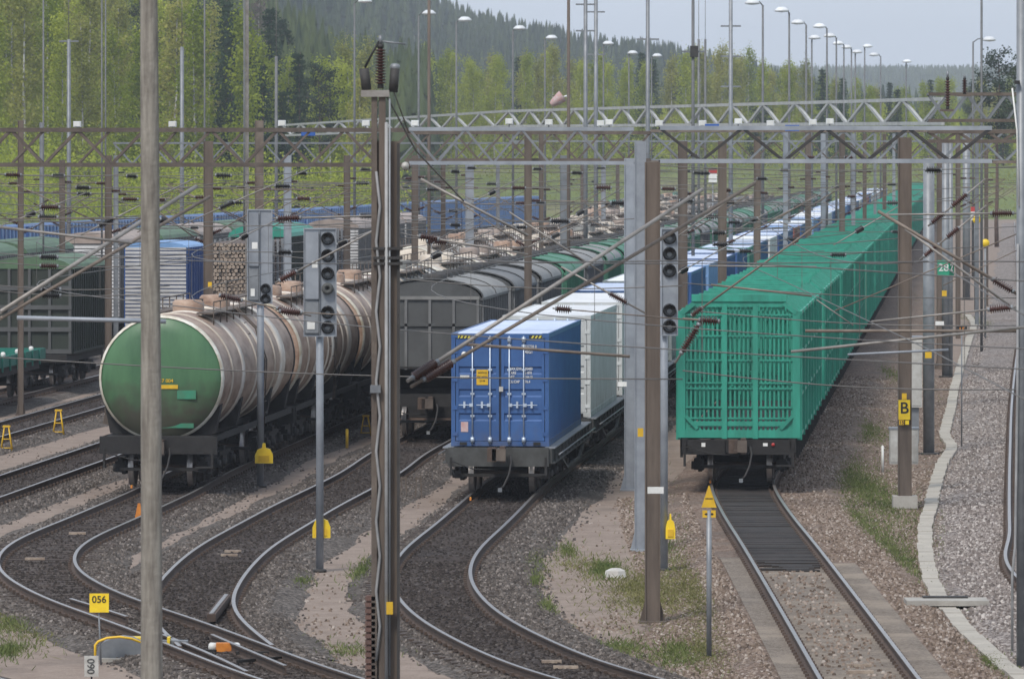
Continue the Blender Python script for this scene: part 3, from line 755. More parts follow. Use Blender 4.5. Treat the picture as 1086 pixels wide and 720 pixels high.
# ---- green mesh wagon -----------------------------------------------------
def make_mesh_wagon(L=23.0):
    t=empty('mesh_wagon'); m=MT['wag_green']; d=MT['wag_green_dark']; w=1.56; z0,z1=1.22,4.72
    # end walls
    def endwall(y,full):
        b=MB()
        for x in (-w+.09,w-.09): b.bx(x-.1,x+.1,y-.07,y+.07,z0,z1-.28,m)
        for x in (-.37,.42): b.bx(x-.065,x+.065,y-.10,y+.03,z0-.02,z1-.1,m)
        b.bx(-w+.35,w-.35,y-.06,y+.06,z1-.16,z1,m); b.bx(-w,w,y-.06,y+.06,z0,z0+.2,m)
        for s in (-1,1): 
            b.beam((s*(w-.09),y,z1-.32),(s*(w-.42),y,z1-.06),.12,.16,m,up=Vector((0,1,0)))
            b.add([(s*(w-.18),y-.02,z0+.2),(s*(w-.62),y-.02,z0+.2),(s*(w-.18),y-.02,z0+.62)],[(0,1,2) if s<0 else (2,1,0)],m)
            b.beam((s*(w-.5),y-.05,z0+.23),(s*(w-.2),y-.05,z0+.55),.09,.08,m,up=Vector((0,1,0)))
        for z in (1.72,2.0,2.48,2.62,3.2,3.82,4.36): b.bx(-w+.12,w-.12,y-.035,y-.005,z-.022,z+.022,m)
        for x in np.arange(-w+.22,w-.16,.112):
            b.bx(x-.024,x+.024,y+.0,y+.045,z0+.2,z1-.12,m)
        b.bx(-w+.3,w-.3,y-.05,y+.05,z0+.3,z0+.42,m)
        return b
    endwall(.25,1).build('end_wall',t); endwall(L-.15,0).build('end_wall',t)
    b=MB()
    for x in np.arange(-w+.3,w-.25,.16): b.bx(x-.03,x+.03,1.9,1.94,z0+.2,z1-.3,m)
    for z in (1.9,2.6,3.4,4.2): b.bx(-w+.15,w-.15,1.86,1.9,z-.04,z+.04,m)
    b.build('inner_bulkhead',t)
    for s in (-1,1):
        b=MB(); x=s*(w-.03)
        for y in np.arange(.4,L-.2,.165): b.bx(x-.014,x+.014,y-.036,y+.036,z0+.05,z1-.3,m)
        for y in np.arange(.3,L,2.9): b.bx(x-.06+s*.02,x+.06+s*.02,y-.06,y+.06,z0-.05,z1-.26,m)
        for z in (z0+.06,2.3,3.4,z1-.32): b.bx(x-.035+s*.01,x+.035+s*.01,.2,L-.1,z-.04,z+.04,m)
        b.build('side_wall',t)
    b=MB()
    for s in (-1,1):
        for y in np.arange(.4,L-.2,.25): b.beam((s*(w-.04),y,z1-.3),(s*(w-.42),y,z1-.02),.05,.04,m)
    for y in np.arange(.4,L-.2,.27): b.bx(-w+.42,w-.42,y-.045,y+.045,z1-.03,z1-.005,m)
    for x in np.arange(-w+.42,w-.4,.43): b.bx(x-.03,x+.03,.3,L-.1,z1-.002,z1+.03,m)
    for y in np.arange(.3,L,2.9): b.bx(-w+.4,w-.4,y-.07,y+.07,z1-.0,z1+.12,m)
    for yy in (.25,L-.15):
        b.bx(-w+.35,w-.35,yy-.1,yy+.1,z1-.02,z1+.16,m)
    b.build('roof_grid',t)
    b=MB(); b.bx(-w+.1,w-.1,.3,L-.1,z0-.04,z0+.02,MT['dark_steel']); b.build('floor',t)
    b=MB(); g=MT['black_grime']
    for y in (0,L-.14): b.bx(-1.35,-.35,y,y+.18,.8,1.18,g); b.bx(.35,1.35,y,y+.18,.8,1.18,g); b.bx(-.35,.35,y+.05,y+.18,.85,1.18,g)
    b.bx(-.25,.25,0,L,.8,1.16,g)
    for s in (-1,1):
        b.bx(s*1.3,s*1.45,0,L,.86,1.2,g)
        for y in np.arange(.6,L,1.45): b.bx(s*1.45,s*1.52,y-.05,y+.05,.7,1.2,g)
        b.beam((s*1.3,4.5,.86),(s*1.3,8,.45),.09,.09,g); b.beam((s*1.3,L-4.5,.86),(s*1.3,L-8,.45),.09,.09,g); b.bx(s*1.26,s*1.34,8,L-8,.4,.5,g)
    b.build('underframe',t); coupler(t,0); end_bits(t,y=0,wid=1.5,z=1.1)
    for y in (2.1,L-2.1): bogie(t,y)
    q=MB(); q.bx(-.95,-.85,-.008,-.002,1.0,1.1,MT['white']); q.bx(.62,.74,-.008,-.002,1.02,1.1,MT['white']); q.build('stencil_mark',t)
    q=MB(); q.lathe([(0,0),(.045,0),(.045,.04),(0,.04)],(.88,.0,1.06),(0,-1,0),MT['red'],10); q.build('tail_marker',t)
    return t
# ---- boxcar and others for the left tracks
def make_boxcar(L,wd,z1,side,roof,end,arch=.3,ribs=True,name='covered_wagon',endstyle='slat'):
    t=empty(name); w=wd/2; b=MB()
    b.bx(-w,w,.3,L-.3,1.2,z1-arch,MT[side]); b.build('body',t)
    b=MB(); rp=[(w*1.02*math.cos(a),z1-arch+arch*math.sin(a)) for a in np.linspace(0,math.pi,11)]
    b.extrude(rp,.25,L-.25,MT[roof]); b.build('roof',t)
    b=MB()
    if endstyle=='slat':
        for z in np.arange(1.3,z1-arch,.16): b.bx(-w+.04,w-.04,.24,.299,z-.055,z+.055,MT[end])
    else:
        for x in np.linspace(-w+.06,w-.06,5): b.bx(x-.05,x+.05,.22,.299,1.2,z1-arch,MT[end])
        for z in (1.3,2.1,2.9,3.6): b.bx(-w,w,.2,.26,z-.08,z+.08,MT[end])
    b.build('end_panel',t)
    if ribs:
        for s in (-1,1):
            b=MB(); b.bx(s*w,s*(w+.03),.5,L-.5,1.2,1.3,MT[side])
            for y in np.arange(.6,L-.4,.55): b.bx(s*w,s*(w+.05),y-.06,y+.06,1.3,z1-arch,MT[side])
            b.build('wall_ribs',t)
    b=MB(); g=MT['black_grime']; b.bx(-1.4,1.4,0,L,.9,1.19,g); b.build('underframe',t); coupler(t,0,hose=False)
    for y in (1.9,L-1.9): bogie(t,y)
    return t

def place(o,c,y,extra=0):
    o.location=(c+DX*(y-150)+extra,y,0); o.rotation_euler=(0,0,-math.atan(DX)); return o
ORD=['first','second','third','fourth','fifth','sixth','seventh','eighth','ninth','tenth','eleventh','twelfth','thirteenth','fourteenth','fifteenth','sixteenth']
cache={}
# tank train
t0=make_tank(green=True); place(t0,cT,149.3)
tag(t0,'dirty cream tank wagon with a round green end, front of its train','tank wagon','tank wagons in the long train')
proto=make_tank(); y=149.3+17.6; TP=[o for o in [proto]]; k=1; first=proto
variants=[{}, {'tank_cream':MT['tank_cream_light']}, {}, {'tank_cream':MT['tank_grey'],'strap_white':MT['tank_cream_light']}, {'tank_cream':MT['tank_cream_light']}, {'tank_cream':MT['roof_pink']}]
while y<600:
    o=proto if k==1 else copy_tree(proto); place(o,cT,y)
    if k>1 and variants[k%6]: recolor(o,cache,variants[k%6])
    if y>430: recolor(o,cache,{'tank_cream':MT['hop_mid'],'tank_cream_light':MT['hop_mid'],'tank_grey':MT['hop_mid']})
    lab=(f'{ORD[k]} tank wagon counted from the green ended one' if k<12 else 'small distant tank wagon near the far end of the tank train')
    tag(o,lab,'tank wagon','tank wagons in the long train'); k+=1; y+=17.6
# second row of tanks on c1 far, third on c2
for (cc,ya,yb,vs,nm) in ((c1,262,600,[{'tank_cream':MT['tank_cream_light']},{},{'tank_cream':MT['roof_pink']}],'track just left of the tank train'),(c2,475,620,[{},{'tank_cream':MT['cont_green']},{'tank_cream':MT['tank_grey']}],'second track left of the tank train')):
    y=ya; i=0
    while y<yb:
        o=copy_tree(proto); place(o,cc,y); v=vs[i%3]
        if v: recolor(o,cache,v)
        lab=f'{ORD[i]} tank wagon on the {nm}' if i<10 else f'small far tank wagon, {nm}'
        tag(o,lab,'tank wagon','distant tank wagons on the '+nm); y+=17.6; i+=1
# hopper train
hp=make_hopper(); y=175.5; k=0
while y<640:
    o=hp if k==0 else copy_tree(hp); place(o,cH,y)
    if k==1: recolor(o,cache,{'hop_light':MT['hop_mid']})
    if k>=3 and k%4!=0:
        recolor(o,cache,{'hop_grey':MT['hop_green'],'hop_light':MT['hop_light'] if k%3 else MT['hop_green'],'hop_mid':MT['hop_green']})
    lab=('dark grey covered hopper wagon in front of its train, left of the blue container' if k==0 else
        f'{ORD[k]} covered hopper wagon behind the dark grey front one' if k<14 else 'small distant covered hopper wagon near the far end of its train')
    tag(o,lab,'hopper wagon','covered hopper wagons'); k+=1; y+=12.3
# container train
cw=make_contwagon(); ct0=make_container(detail=True); ctp=make_container()
cols=['cont_blue','cont_white','cont_white','cont_blue','cont_grey','cont_blue','cont_lightblue','cont_blue_mid','cont_blue','cont_green','cont_blue','cont_white','cont_blue_mid','cont_blue','cont_red','cont_blue','cont_white','cont_lightblue']
cname={'cont_blue':'blue','cont_white':'white','cont_blue_mid':'dark blue','cont_grey':'grey','cont_lightblue':'light blue','cont_green':'green','cont_red':'rust red'}
y=146.0; k=0; first=True
while y<790:
    o=cw if k==0 else copy_tree(cw); place(o,cK,y)
    lab=('grey flat wagon under the front blue container' if k==0 else f'{ORD[k]} flat container wagon from the front of the container train' if k<12 else 'small distant flat wagon towards the end of the container train')
    tag(o,lab,'flat wagon','flat wagons of the container train')
    col=cols[k%len(cols)]
    c=ct0 if k==0 else copy_tree(ctp)
    place(c,cK,y+.15); c.location.z=1.2
    if col!='cont_blue': recolor(c,cache,{'cont_blue':MT[col],**({'cont_roof':MT['cont_roof_white']} if col in('cont_white','cont_grey') else {'cont_roof':MT['cont_lightblue']} if k%3==2 else {})})
    lab=('blue shipping container with closed ribbed doors and four locking rods, foremost on the train' if k==0 else
         'white shipping container right behind the front blue one' if k==1 else
         f'{cname[col]} shipping container, {ORD[k]} from the front of its train' if k<14 else f'small distant {cname[col]} shipping container towards the end of its train')
    tag(c,lab,'container',('containers on the train' if k<14 else f'distant {cname[col]} containers on the train'))
    y+=(15.0 if k else 16.3); k+=1
def wipe(o):
    for ch in KIDS.get(o.name,[]): wipe(ch)
    bpy.data.objects.remove(o)
wipe(ctp)
# green mesh wagons
mw=make_mesh_wagon(); y=149.8; k=0
while y<760:
    o=mw if k==0 else copy_tree(mw); place(o,cG,y)
    lab='green mesh sided wagon nearest the camera, its slatted end wall in full view' if k==0 else f'{ORD[k]} green mesh sided wagon from the front one' if k<10 else 'small distant green mesh wagon near the far end of its train'
    tag(o,lab,'mesh wagon','green mesh sided wagons'); k+=1; y+=24.9
# left tracks
def add(o,c,y,lab,cat,grp=None): place(o,c,y); return tag(o,lab,cat,grp)
# teal low flat
t=empty('flat_wagon'); b=MB(); m=MT['teal']; L=13
for s in (-1,1): b.bx(s*1.45,s*1.53,0,L,1.25,1.62,m)
b.bx(-1.53,1.53,L-.08,L,1.25,1.62,m); b.bx(-1.45,1.45,0,L,1.2,1.28,MT['dark_steel'])
for s in (-1,1):
    for yy in np.arange(.3,L,1.6): b.bx(s*1.53,s*1.58,yy-.05,yy+.05,1.1,1.64,m)
b.build('deck',t)
for s in (-1,1):
    for yy in np.arange(1,L,3): b=MB(); b.lathe([(.06,0),(.09,.05),(.07,.14),(0,.16)],(s*1.49,yy,1.62),(0,0,1),MT['white'],8); b.build('stake_knob',t)
b=MB(); b.bx(-1.3,1.3,0,L,.9,1.19,MT['black_grime']); b.build('underframe',t)
for yy in (2,L-2): bogie(t,yy)
add(t,c3,195,'low teal flat wagon with white knobs at the left edge','flat wagon')
add(make_boxcar(9.2,3.1,4.75,'dark_green_side','roof_green','hop_grey',.45,True,'covered_hopper','panel'),c3,213.6,'dark wagon with mossy green roof and banded grey end at the left edge','covered wagon')
add(make_boxcar(6.4,2.66,4.8,'cont_blue_mid','cont_lightblue','corr_white',.25,True,'box_container_wagon'),c3,247,'short box wagon with white slatted end and blue sides behind the green tank','box wagon')
def timber(L,wd,h):
    t=empty('timber_wagon'); r=random.Random(4); b=MB()
    z=1.3; row=0
    while z<h:
        x=-wd/2+.1+(row%2)*.08
        while x<wd/2-.08:
            rr=r.uniform(.07,.1); yy=.2+r.uniform(0,.15)
            b.tube((x,yy,z),(x,L-.2,z),rr,MT['bark_log'],7,caps=False); b.lathe([(0,-.004),(rr,0)],(x,yy,z),(0,1,0),MT['log_end'],7,False)
            x+=.185
        z+=.165; row+=1
    o=b.build('log_pile',t); o['kind']='stuff'
    for s in (-1,1):
        for yy in np.arange(.5,L,1.8): 
            b=MB(); b.bx(s*wd/2+s*.03,s*wd/2+s*.13,yy-.06,yy+.06,1.2,h+.1,MT['galv']); b.build('stake',t)
    b=MB(); b.bx(-1.4,1.4,0,L,.9,1.2,MT['black_grime']); b.build('underframe',t)
    for yy in (2,L-2): bogie(t,yy)
    return t
tw=timber(13,2.5,4.5)
add(tw,c3+1.2,262,'timber wagon stacked with logs behind the left signal','timber wagon','timber wagons')
tw2=copy_tree(tw); add(tw2,c3,301,'timber wagon stacked with logs right of the left signal','timber wagon','timber wagons')
bx1=make_boxcar(13,2.9,5.0,'hop_mid','roof_pink','corr_white',.5,True)
add(bx1,-27.6,262,'covered wagon with pinkish arched roof beyond the dark green wagon','covered wagon')
add(make_boxcar(13,2.9,5.1,'dark_green_side','wag_green','cont_green',.6,True,endstyle='panel'),c3,283,'covered wagon with bright green arched roof behind the log wagon','covered wagon')
y=316; i=0
labs=['first covered wagon beyond the log wagons, pinkish roof','second covered wagon beyond the log wagons, pinkish roof','third covered wagon beyond the log wagons, pinkish roof','fourth covered wagon beyond the log wagons, pinkish roof','fifth covered wagon beyond the log wagons, pinkish roof','sixth covered wagon beyond the log wagons, pinkish roof'][:3]
for lb in labs:
    o=copy_tree(bx1); add(o,c3,y,lb,'covered wagon','covered wagons beyond the log wagons'); y+=13.6
y=276
for i in range(3):
    o=copy_tree(bx1); recolor(o,cache,{'roof_pink':MT['roof_green'],'corr_white':MT['cont_grey']}) if i!=1 else None
    add(o,-27.6,y,f'{ORD[i]} covered wagon on the back track behind the white slatted end','covered wagon','covered wagons on the back track'); y+=13.6
o=copy_tree(bx1); recolor(o,cache,{'roof_pink':MT['roof_green'],'corr_white':MT['dark_green_side']}); add(o,-27.6,236,'mossy roofed dark wagon behind the banded grey wagon end','covered wagon')
o=copy_tree(bx1); recolor(o,cache,{'roof_pink':MT['roof_green'],'corr_white':MT['dark_green_side']}); add(o,-27.6,222,'dark green roofed wagon cut by the left edge, back track','covered wagon')
# far blue train on an oblique line
def make_blue(L=13.2):
    t=empty('blue_wagon'); b=MB(); m=MT['cont_blue_mid']
    b.bx(-1.45,1.45,.2,L-.2,1.2,3.9,m); b.build('body',t)
    for s in (-1,1):
        b=MB(); b.bx(s*1.45,s*1.5,.4,L-.4,1.2,1.35,MT['cont_lightblue'])
        for yy in np.arange(.5,L-.3,1.1): b.bx(s*1.45,s*1.55,yy-.14,yy+.14,1.35,3.95,MT['cont_lightblue'])
        b.build('wall_ribs',t)
    b=MB(); b.bx(-1.5,1.5,.1,L-.1,3.9,3.97,MT['cont_blue']); b.build('roof',t)
    b=MB(); b.bx(-1.35,1.35,0,L,.7,1.2,MT['black_grime']); b.build('underframe',t); return t
bw=make_blue(); y=330.; i=0
while y<640:
    o=bw if i==0 else copy_tree(bw); o.location=(-37.2+.124*(y-330),y,0); o.rotation_euler=(0,0,-math.atan(.124))
    tag(o,f'{ORD[i]} blue ribbed wagon from the left in the far row before the trees' if i<12 else 'blue ribbed wagon at the right hand end of the far row before the trees','blue wagon','far row of blue wagons'); y+=13.8; i+=1

# ------------------------------------------------------------------ masts and portals
def hmast(px,base_y,top_y,wpx,mt,lbl,name='catenary_mast',cat='mast',foot=True,grp=None,Y=None,dep=None):
    if Y is None: Y=P(px,base_y,-.3).y
    wd=wpx*Y/FPX; x=X_(px,Y); zt=Z_(top_y,Y); m=MT[mt]; dp=dep or wd
    t=empty(name,(x,Y,-.3),label=lbl,cat=cat,group=grp); zt+=.3
    b=MB(); fl=.02
    b.bx(-wd/2,-wd/2+fl,-dp/2,dp/2,0,zt,m); b.bx(wd/2-fl,wd/2,-dp/2,dp/2,0,zt,m); b.bx(-wd/2+fl,wd/2-fl,-dp/2+.03,-dp/2+.05,0,zt,m)
    b.build('shaft',t)
    if foot:
        b=MB(); b.bx(-wd*.9,wd*.9,-wd*.9,wd*.9,-.02,.04,m)
        for s in (-1,1): b.add([(s*wd/2,-.01,.04),(s*wd*.85,-.01,.04),(s*wd/2,-.01,.42),(s*wd/2,.01,.04),(s*wd*.85,.01,.04),(s*wd/2,.01,.42)],[(0,1,2),(5,4,3),(1,4,5,2),(0,2,5,3),(0,3,4,1)],m)
        b.build('base_plate',t)
        b=MB(); b.bx(-wd*1.2,wd*1.2,-wd*1.2,wd*1.2,-.05,.02-.04,MT['concrete']); b.build('footing',t)
    return t
def tmast(px,base_y,top_y,wpx,mt,lbl,name='steel_pole',cat='pole',grp=None,Y=None,top_w=None,foot=True):
    if Y is None: Y=P(px,base_y,-.3).y
    r=wpx*Y/FPX/2; zt=Z_(top_y,Y)+.3
    t=empty(name,(X_(px,Y),Y,-.3),label=lbl,cat=cat,group=grp)
    b=MB(); b.tube((0,0,0),(0,0,zt),r,MT[mt],14,r1=(top_w or wpx)*Y/FPX/2); b.build('shaft',t)
    if foot: b=MB(); b.lathe([(0,0),(r*1.9,0),(r*1.9,.05),(r*1.05,.06)],(0,0,0),(0,0,1),MT['dark_steel'],14); b.build('base_flange',t)
    return t
def truss(name,px0,px1,ytop,ybot,Y0,Y1,mc,md,pitch,lbl,depth=.5,ch=.09,dg=.06,ytop1=None,ybot1=None,rev=False,double=True,X1=False):
    z0t,z0b=Z_(ytop,Y0),Z_(ybot,Y0); z1t,z1b=Z_(ytop1 if ytop1 is not None else ytop,Y1),Z_(ybot1 if ybot1 is not None else ybot,Y1)
    A=Vector((X_(px0,Y0),Y0,0)); B=Vector((X_(px1,Y1),Y1,0))
    t=empty(name,tuple(A),label=lbl,cat='portal beam')
    d=(B-A); L=d.length; dd=d/L; nrm=Vector((-dd.y,dd.x,0))
    b=MB(); c=MB()
    for s in ((0,1) if double else (0,)):
        off=nrm*depth*s
        for (za,zb) in ((z0t,z1t),(z0b,z1b)):
            b.beam(off+Vector((0,0,za)),d+off+Vector((0,0,zb)),ch,ch,MT[mc])
        n=int(round(L/pitch)); 
        for i in range(n):
            t0,t1,tm=i/n,(i+1)/n,(i+.5)/n
            def pt(q,top): return d*q+off+Vector((0,0,(z0t+(z1t-z0t)*q) if top else (z0b+(z1b-z0b)*q)))
            c.beam(pt(t0,True),pt(tm,False),dg,dg,MT[md]); c.beam(pt(tm,False),pt(t1,True),dg,dg,MT[md])
            if X1: c.beam(pt(t0,False),pt(tm,True),dg*.7,dg*.7,MT[md])
    if double:
        n=int(L/pitch)+1
        for i in range(n+1):
            q=i/n
            for (za,zb) in ((z0t,z1t),(z0b,z1b)):
                p=d*q+Vector((0,0,za+(zb-za)*q)); c.beam(p,p+nrm*depth,dg*.8,dg*.8,MT[md])
    b.build('chord',t); c.build('bracing',t); return t
# near grey portal
truss('portal_beam',434,672,137,173,146,146,'galv_light','galv',1.35,'light grey lattice beam between the double channel mast and the tall blue grey mast',.45,.09,.055)
truss('portal_beam',700,1052,136,171,139.5,139.5,'galv_light','dark_steel',2.05,'light grey lattice beam with dark zigzag bracing above the green wagons',.5,.10,.06)
truss('portal_beam',-60,436,138,175,165,165,'rust_steel','rust_steel',1.9,'rusty brown lattice beam crossing the upper left',.5,.12,.07,X1=True)
truss('portal_beam',430,690,141,170,190,190,'rust_steel','rust_steel',1.7,'rusty lattice beam just behind the light grey one',.5,.11,.06,X1=True)
truss('portal_beam',690,1100,139,172,200,200,'tube_brown','galv',2.1,'brownish lattice beam behind the zigzag beam on the right',.5,.1,.06,X1=True)
truss('portal_beam',120,560,152,174,250,250,'galv','galv',1.6,'thin grey lattice beam seen under the rusty one on the left',.5,.08,.05)
truss('portal_beam',540,1060,150,170,290,290,'galv','rust_steel',1.8,'thin grey lattice beam in the middle distance right of centre',.5,.08,.05)
truss('lighting_gantry',1000,540,105,131,287,405,'gantry_paint','gantry_paint',7.8,'pale zigzag gantry rising to the right behind the beams',.3,.17,.15,ytop1=118,ybot1=134,double=False)
truss('lighting_gantry',540,300,118,134,405,520,'gantry_paint','gantry_paint',12,'pale zigzag gantry sloping down to the left before the birches',.3,.17,.15,ytop1=133,ybot1=144,double=False)
truss('portal_beam',985,1110,100,128,170,170,'rust_steel','galv',1.0,'cluttered rusty beam at the upper right edge',.6,.09,.05,X1=True)
truss('portal_beam',985,1110,140,150,150,150,'rust_steel','rust_steel',.8,'low rusty beam below the clutter at the right edge',.5,.09,.05)

hmast(667.5,520,168,11,'galv_light','blue grey steel mast left of the wider grey one')
hmast(679,584,150,12,'galv_light','tall blue grey steel mast directly behind the left edge of the brown one')
hmast(692,660,172,16,'rust_pole','brown steel mast with flared foot in front of the grey pair')
m1=hmast(959.5,540,146,14,'rust_pole','brown steel mast carrying the yellow B sign')
b=MB(); b.bx(-.3,.3,-.28,.28,-.02,.34,MT['concrete']); b.build('footing',m1)
tmast(985,482,168,12,'galv','thick grey tubular pole right of the mast with the B sign')
tmast(1003,400,150,8,'galv','slim grey pole beside the green number sign')
tmast(1008,400,150,5,'galv','slimmest grey pole just right of the green number sign')
tmast(1025,318,140,8,'galv','grey pole above the far end of the cable duct')
MS=[(22,128,340,6,'rust_pole',190),(115,165,350,7,'rust_pole',200),(123,165,340,5,'galv',215),(221,150,330,10,'rust_pole',187),(275,128,330,9,'tube_brown',190),(262,0,300,3.5,'tube_grey',230),(44,130,300,4,'galv',300),(66,170,300,6,'rust_pole',250),(368,165,300,7,'rust_pole',240),(305,165,300,8,'galv_light',235),(440,165,290,7,'rust_pole',260),(470,175,290,5,'rust_pole',240),(498,170,260,9,'galv_light',290),(560,140,260,8,'rust_pole',205),(574,140,260,5,'rust_pole',270),(598,165,260,8,'galv',250),(602,165,260,4,'galv',330),(724,150,290,10,'rust_pole',200),(766,150,290,9,'rust_pole',190),(803,145,280,7,'rust_pole',215),(833,140,270,5,'galv_light',250),(857,140,270,6,'rust_pole',240),(873,142,260,5,'galv_light',270),(893,142,250,6,'rust_pole',280),(905,142,240,4,'galv_light',300),(917,142,240,4,'rust_pole',330),(928,142,240,3,'galv',360),(938,142,235,4,'rust_pole',390),(948,142,235,3,'galv_light',420),(618,168,235,5,'rust_pole',380),(640,168,235,5,'galv_light',340),(655,168,240,4,'rust_pole',420),(528,170,250,4,'galv',360),(997,150,330,7,'rust_pole',240),(1016,140,300,5,'rust_pole',280),(1036,140,300,4,'galv',300),(1046,150,260,4,'rust_pole',340)]
colw={'rust_pole':'brown','galv':'grey','galv_light':'pale grey','tube_brown':'tan','tube_grey':'dull grey'}
TRK=[-32,-27.6,c3,c2,c1,cT,cH,cK,cG]
def clearY(px,Y):
    for d in range(0,120):
        for s in (1,-1):
            y=Y+s*d*.5; u=X_(px,y)-DX*(y-150)
            if y>120 and all(abs(u-c)>1.95 for c in TRK): return y
    return Y
MS=[(a,b_,c_,d_,e_,clearY(a,f_)) for (a,b_,c_,d_,e_,f_) in MS]
MS.sort(key=lambda q:q[0])
for i,(px,ty,by,wp_,mt,Y) in enumerate(MS):
    w_=wp_*Y/FPX
    hmast(px,0,ty,wp_,mt,f"{'slim' if wp_<5 else 'medium' if wp_<8 else 'sturdy'} {colw[mt]} steel mast, {ORD[i%13]} from left {'up to the signals' if i<13 else 'over the hopper train' if i<26 else 'along the green wagons'}",Y=Y,grp='steel masts among the trains',foot=Y<260)
    tm=[o for o in C.objects if o.name.startswith('catenary_mast')][-1]
# lighting masts: (lamp px,py, pole px, Y)
LM=[(387,2,376,400,1),(455,15,444,410,1),(493,22,484,418,1),(551,31,544,450,1),(585,41,578,480,1),(645,47,640,506,1),(671,57,667,540,1),(697,60,691,570,1),
(798,4,809,373,-1),(829,12,837,390,-1),(846,25,855,421,-1),(869,29,877,433,-1),(880,39,887,467,-1),(864,41,861,470,1),(889,47,895,506,-1),(898,51,903,520,-1),(909,56,907,545,1),(920,50,917,560,1),(927,59,934,570,-1),(962,66,961,620,1),(1049,43,1032,420,1)]
for i,(lx,ly,px,Y,s) in enumerate(LM):
    t=empty('street_lamp',(X_(px,Y),Y,-.3),label=f"{'right' if s>0 else 'left'} facing tall yard lamp, {ORD[i if i<8 else i-8]} in the {'row above the birches' if i<8 else 'row shrinking towards the right horizon'}",cat='street lamp',group='tall yard lamps')
    zt=Z_(ly,Y)+.3; b=MB(); ax=X_(lx,Y)-X_(px,Y)
    b.path([(0,0,0),(0,0,zt*.55),(0,0,zt-.1)],[.11,.085,.06],MT['galv_dull'],8); b.build('shaft',t)
    b=MB(); b.path([(0,0,zt-.15),(ax*.3,0,zt+.1),(ax*.8,0,zt+.12)],.045,MT['galv_dull'],6); b.build('arm',t)
    b=MB(); r=.5; b.lathe([(0,.28),(r*.5,.26),(r*.9,.1),(r,0),(r*.8,-.05),(0,-.1)],(ax,0,zt),(0,0,1),MT['lamp_shell'],14); b.build('lamp_head',t)
# antenna-like poles with crossbars above trees
AP=[(73,42,128,5,300,'with a small cross bar at its top'),(193,50,130,5,310,'between the wooden pole and the tan mast'),(293,60,130,4,320,'topped by a thin spike near the dark spruce'),(621,0,130,5,300,'with rungs, left of a close pair'),(632,0,130,5,330,'with crossbars, right of a close pair'),(687,0,135,5,260,'with a cross bar, above the pale gantry'),(735,0,165,4,260,'with a lamp clamp, above the pale gantry'),(775,0,150,5,290,'with side fittings, right of the clamp one'),(46,0,128,2.2,240,'very thin, at the upper left'),(108,0,130,2.2,240,'very thin, left of the wooden pole'),(112,0,130,2,260,'thin twin beside the left thin one'),(217,0,130,2.2,240,'very thin, right of the wooden pole'),(259,0,130,2.2,270,'thin, left of the tan mast'),(263,0,130,2.2,300,'thin, touching the tan mast'),(455,0,140,4,230,'rusty brown, left of centre'),(603,0,140,4,230,'rusty brown, right of centre'),(1041,0,100,3,260,'thin dark, at the upper right'),(741,42,165,3,400,'short twin beyond the clamp pole'),(748,42,165,3,400,'short twin, right one')]
for i,(px,ty,by,wp_,Y,d) in enumerate(AP):
    br='rusty' in d
    t=empty('floodlight_mast' if not br else 'steel_rod_mast',(X_(px,Y),Y,-.3),label=f'slender {"" if br else "grey "}pole {d}'.replace('  ',' '),cat='pole')
    zt=Z_(ty-(30 if ty==0 else 0),Y)+.3; r=wp_*Y/FPX/2; b=MB(); b.tube((0,0,0),(0,0,zt),r,MT['rust_pole' if br else ('galv_dull' if wp_<5 else 'galv')],8,r1=r*.8); b.build('shaft',t)
    if ('cross' in d) or 'rungs' in d or 'fitting' in d or 'clamp' in d:
        for py in {73:(44,),621:(33,5),632:(13,58),687:(42,),735:(55,),775:(28,60,92)}.get(px,()):
            z=Z_(py,Y)+.3; b=MB(); b.bx(-.5,.5,-.04,.04,z-.04,z+.04,MT['galv']); 
            if px==735: b.box((.05,0,z),(.35,.3,.5),MT['dark_steel'])
            b.build('cross_bar',t)
    if ty>0: b=MB(); b.tube((0,0,zt),(0,0,zt+3.2),.02,MT['wire'],5); b.build('spike',t)
# white floodlight boxes along the gantry foot / rusty beam
for i,(px,py,Y) in enumerate([(82,132,165.2),(183,132,165.2),(299,131,165.2),(388,131,190),(440,131,190),(540,129,190),(582,130,190),(637,131,188),(646,130,188),(699,131,188),(745,131,200),(783,129,200),(817,131,200),(862,130,200),(880,129,200)]):
    sc=Y/FPX; t=empty('floodlight',(X_(px,Y),Y,Z_(py,Y)),label=f'small white floodlight box on the lattice beam, {ORD[i]} from the left',cat='floodlight',group='white floodlights on the beams')
    b=MB(); b.bx(-4*sc,4*sc,-.1,.12,-3*sc,3.2*sc,MT['lamp_shell']); b.bx(-3.2*sc,3.2*sc,-.12,-.1,-2.3*sc,2.5*sc,MT['white']); b.build('housing',t)
    b=MB(); b.beam((0,.05,-3*sc),(0,.05,-7*sc),.04,.04,MT['galv']); b.build('bracket',t)
for i,(px,py,Y) in enumerate([(327,141,247),(755,135,199),(840,136,199)]):
    b=MB(); sc=Y/FPX; b.box((X_(px,Y),Y-.12,Z_(py,Y)),(15*sc,.04,6.5*sc),MT['sign_blue']); b.build('blue_sign',label='small plain blue sign hung on the lattice beam '+['left of the double channel mast','right of the centre','farthest to the right'][i],cat='sign')
# windsock
t=empty('windsock',(X_(600,300),300,-.3),label='faded pink striped windsock on a bent white arm before the birches',cat='windsock')
b=MB(); z=Z_(104,300)+.3; b.path([(.15,0,0),(.15,0,z-.1),(.05,0,z+.1),(-.1,0,z+.05)],.05,MT['lamp_shell'],6); b.build('pole',t)
b=MB(); b.lathe([(.32,0),(.28,.25),(.2,.6),(.12,.75)],(-.15,0,z+.1),(-.6,0,-.45),MT['pink'],12); b.build('sock',t)

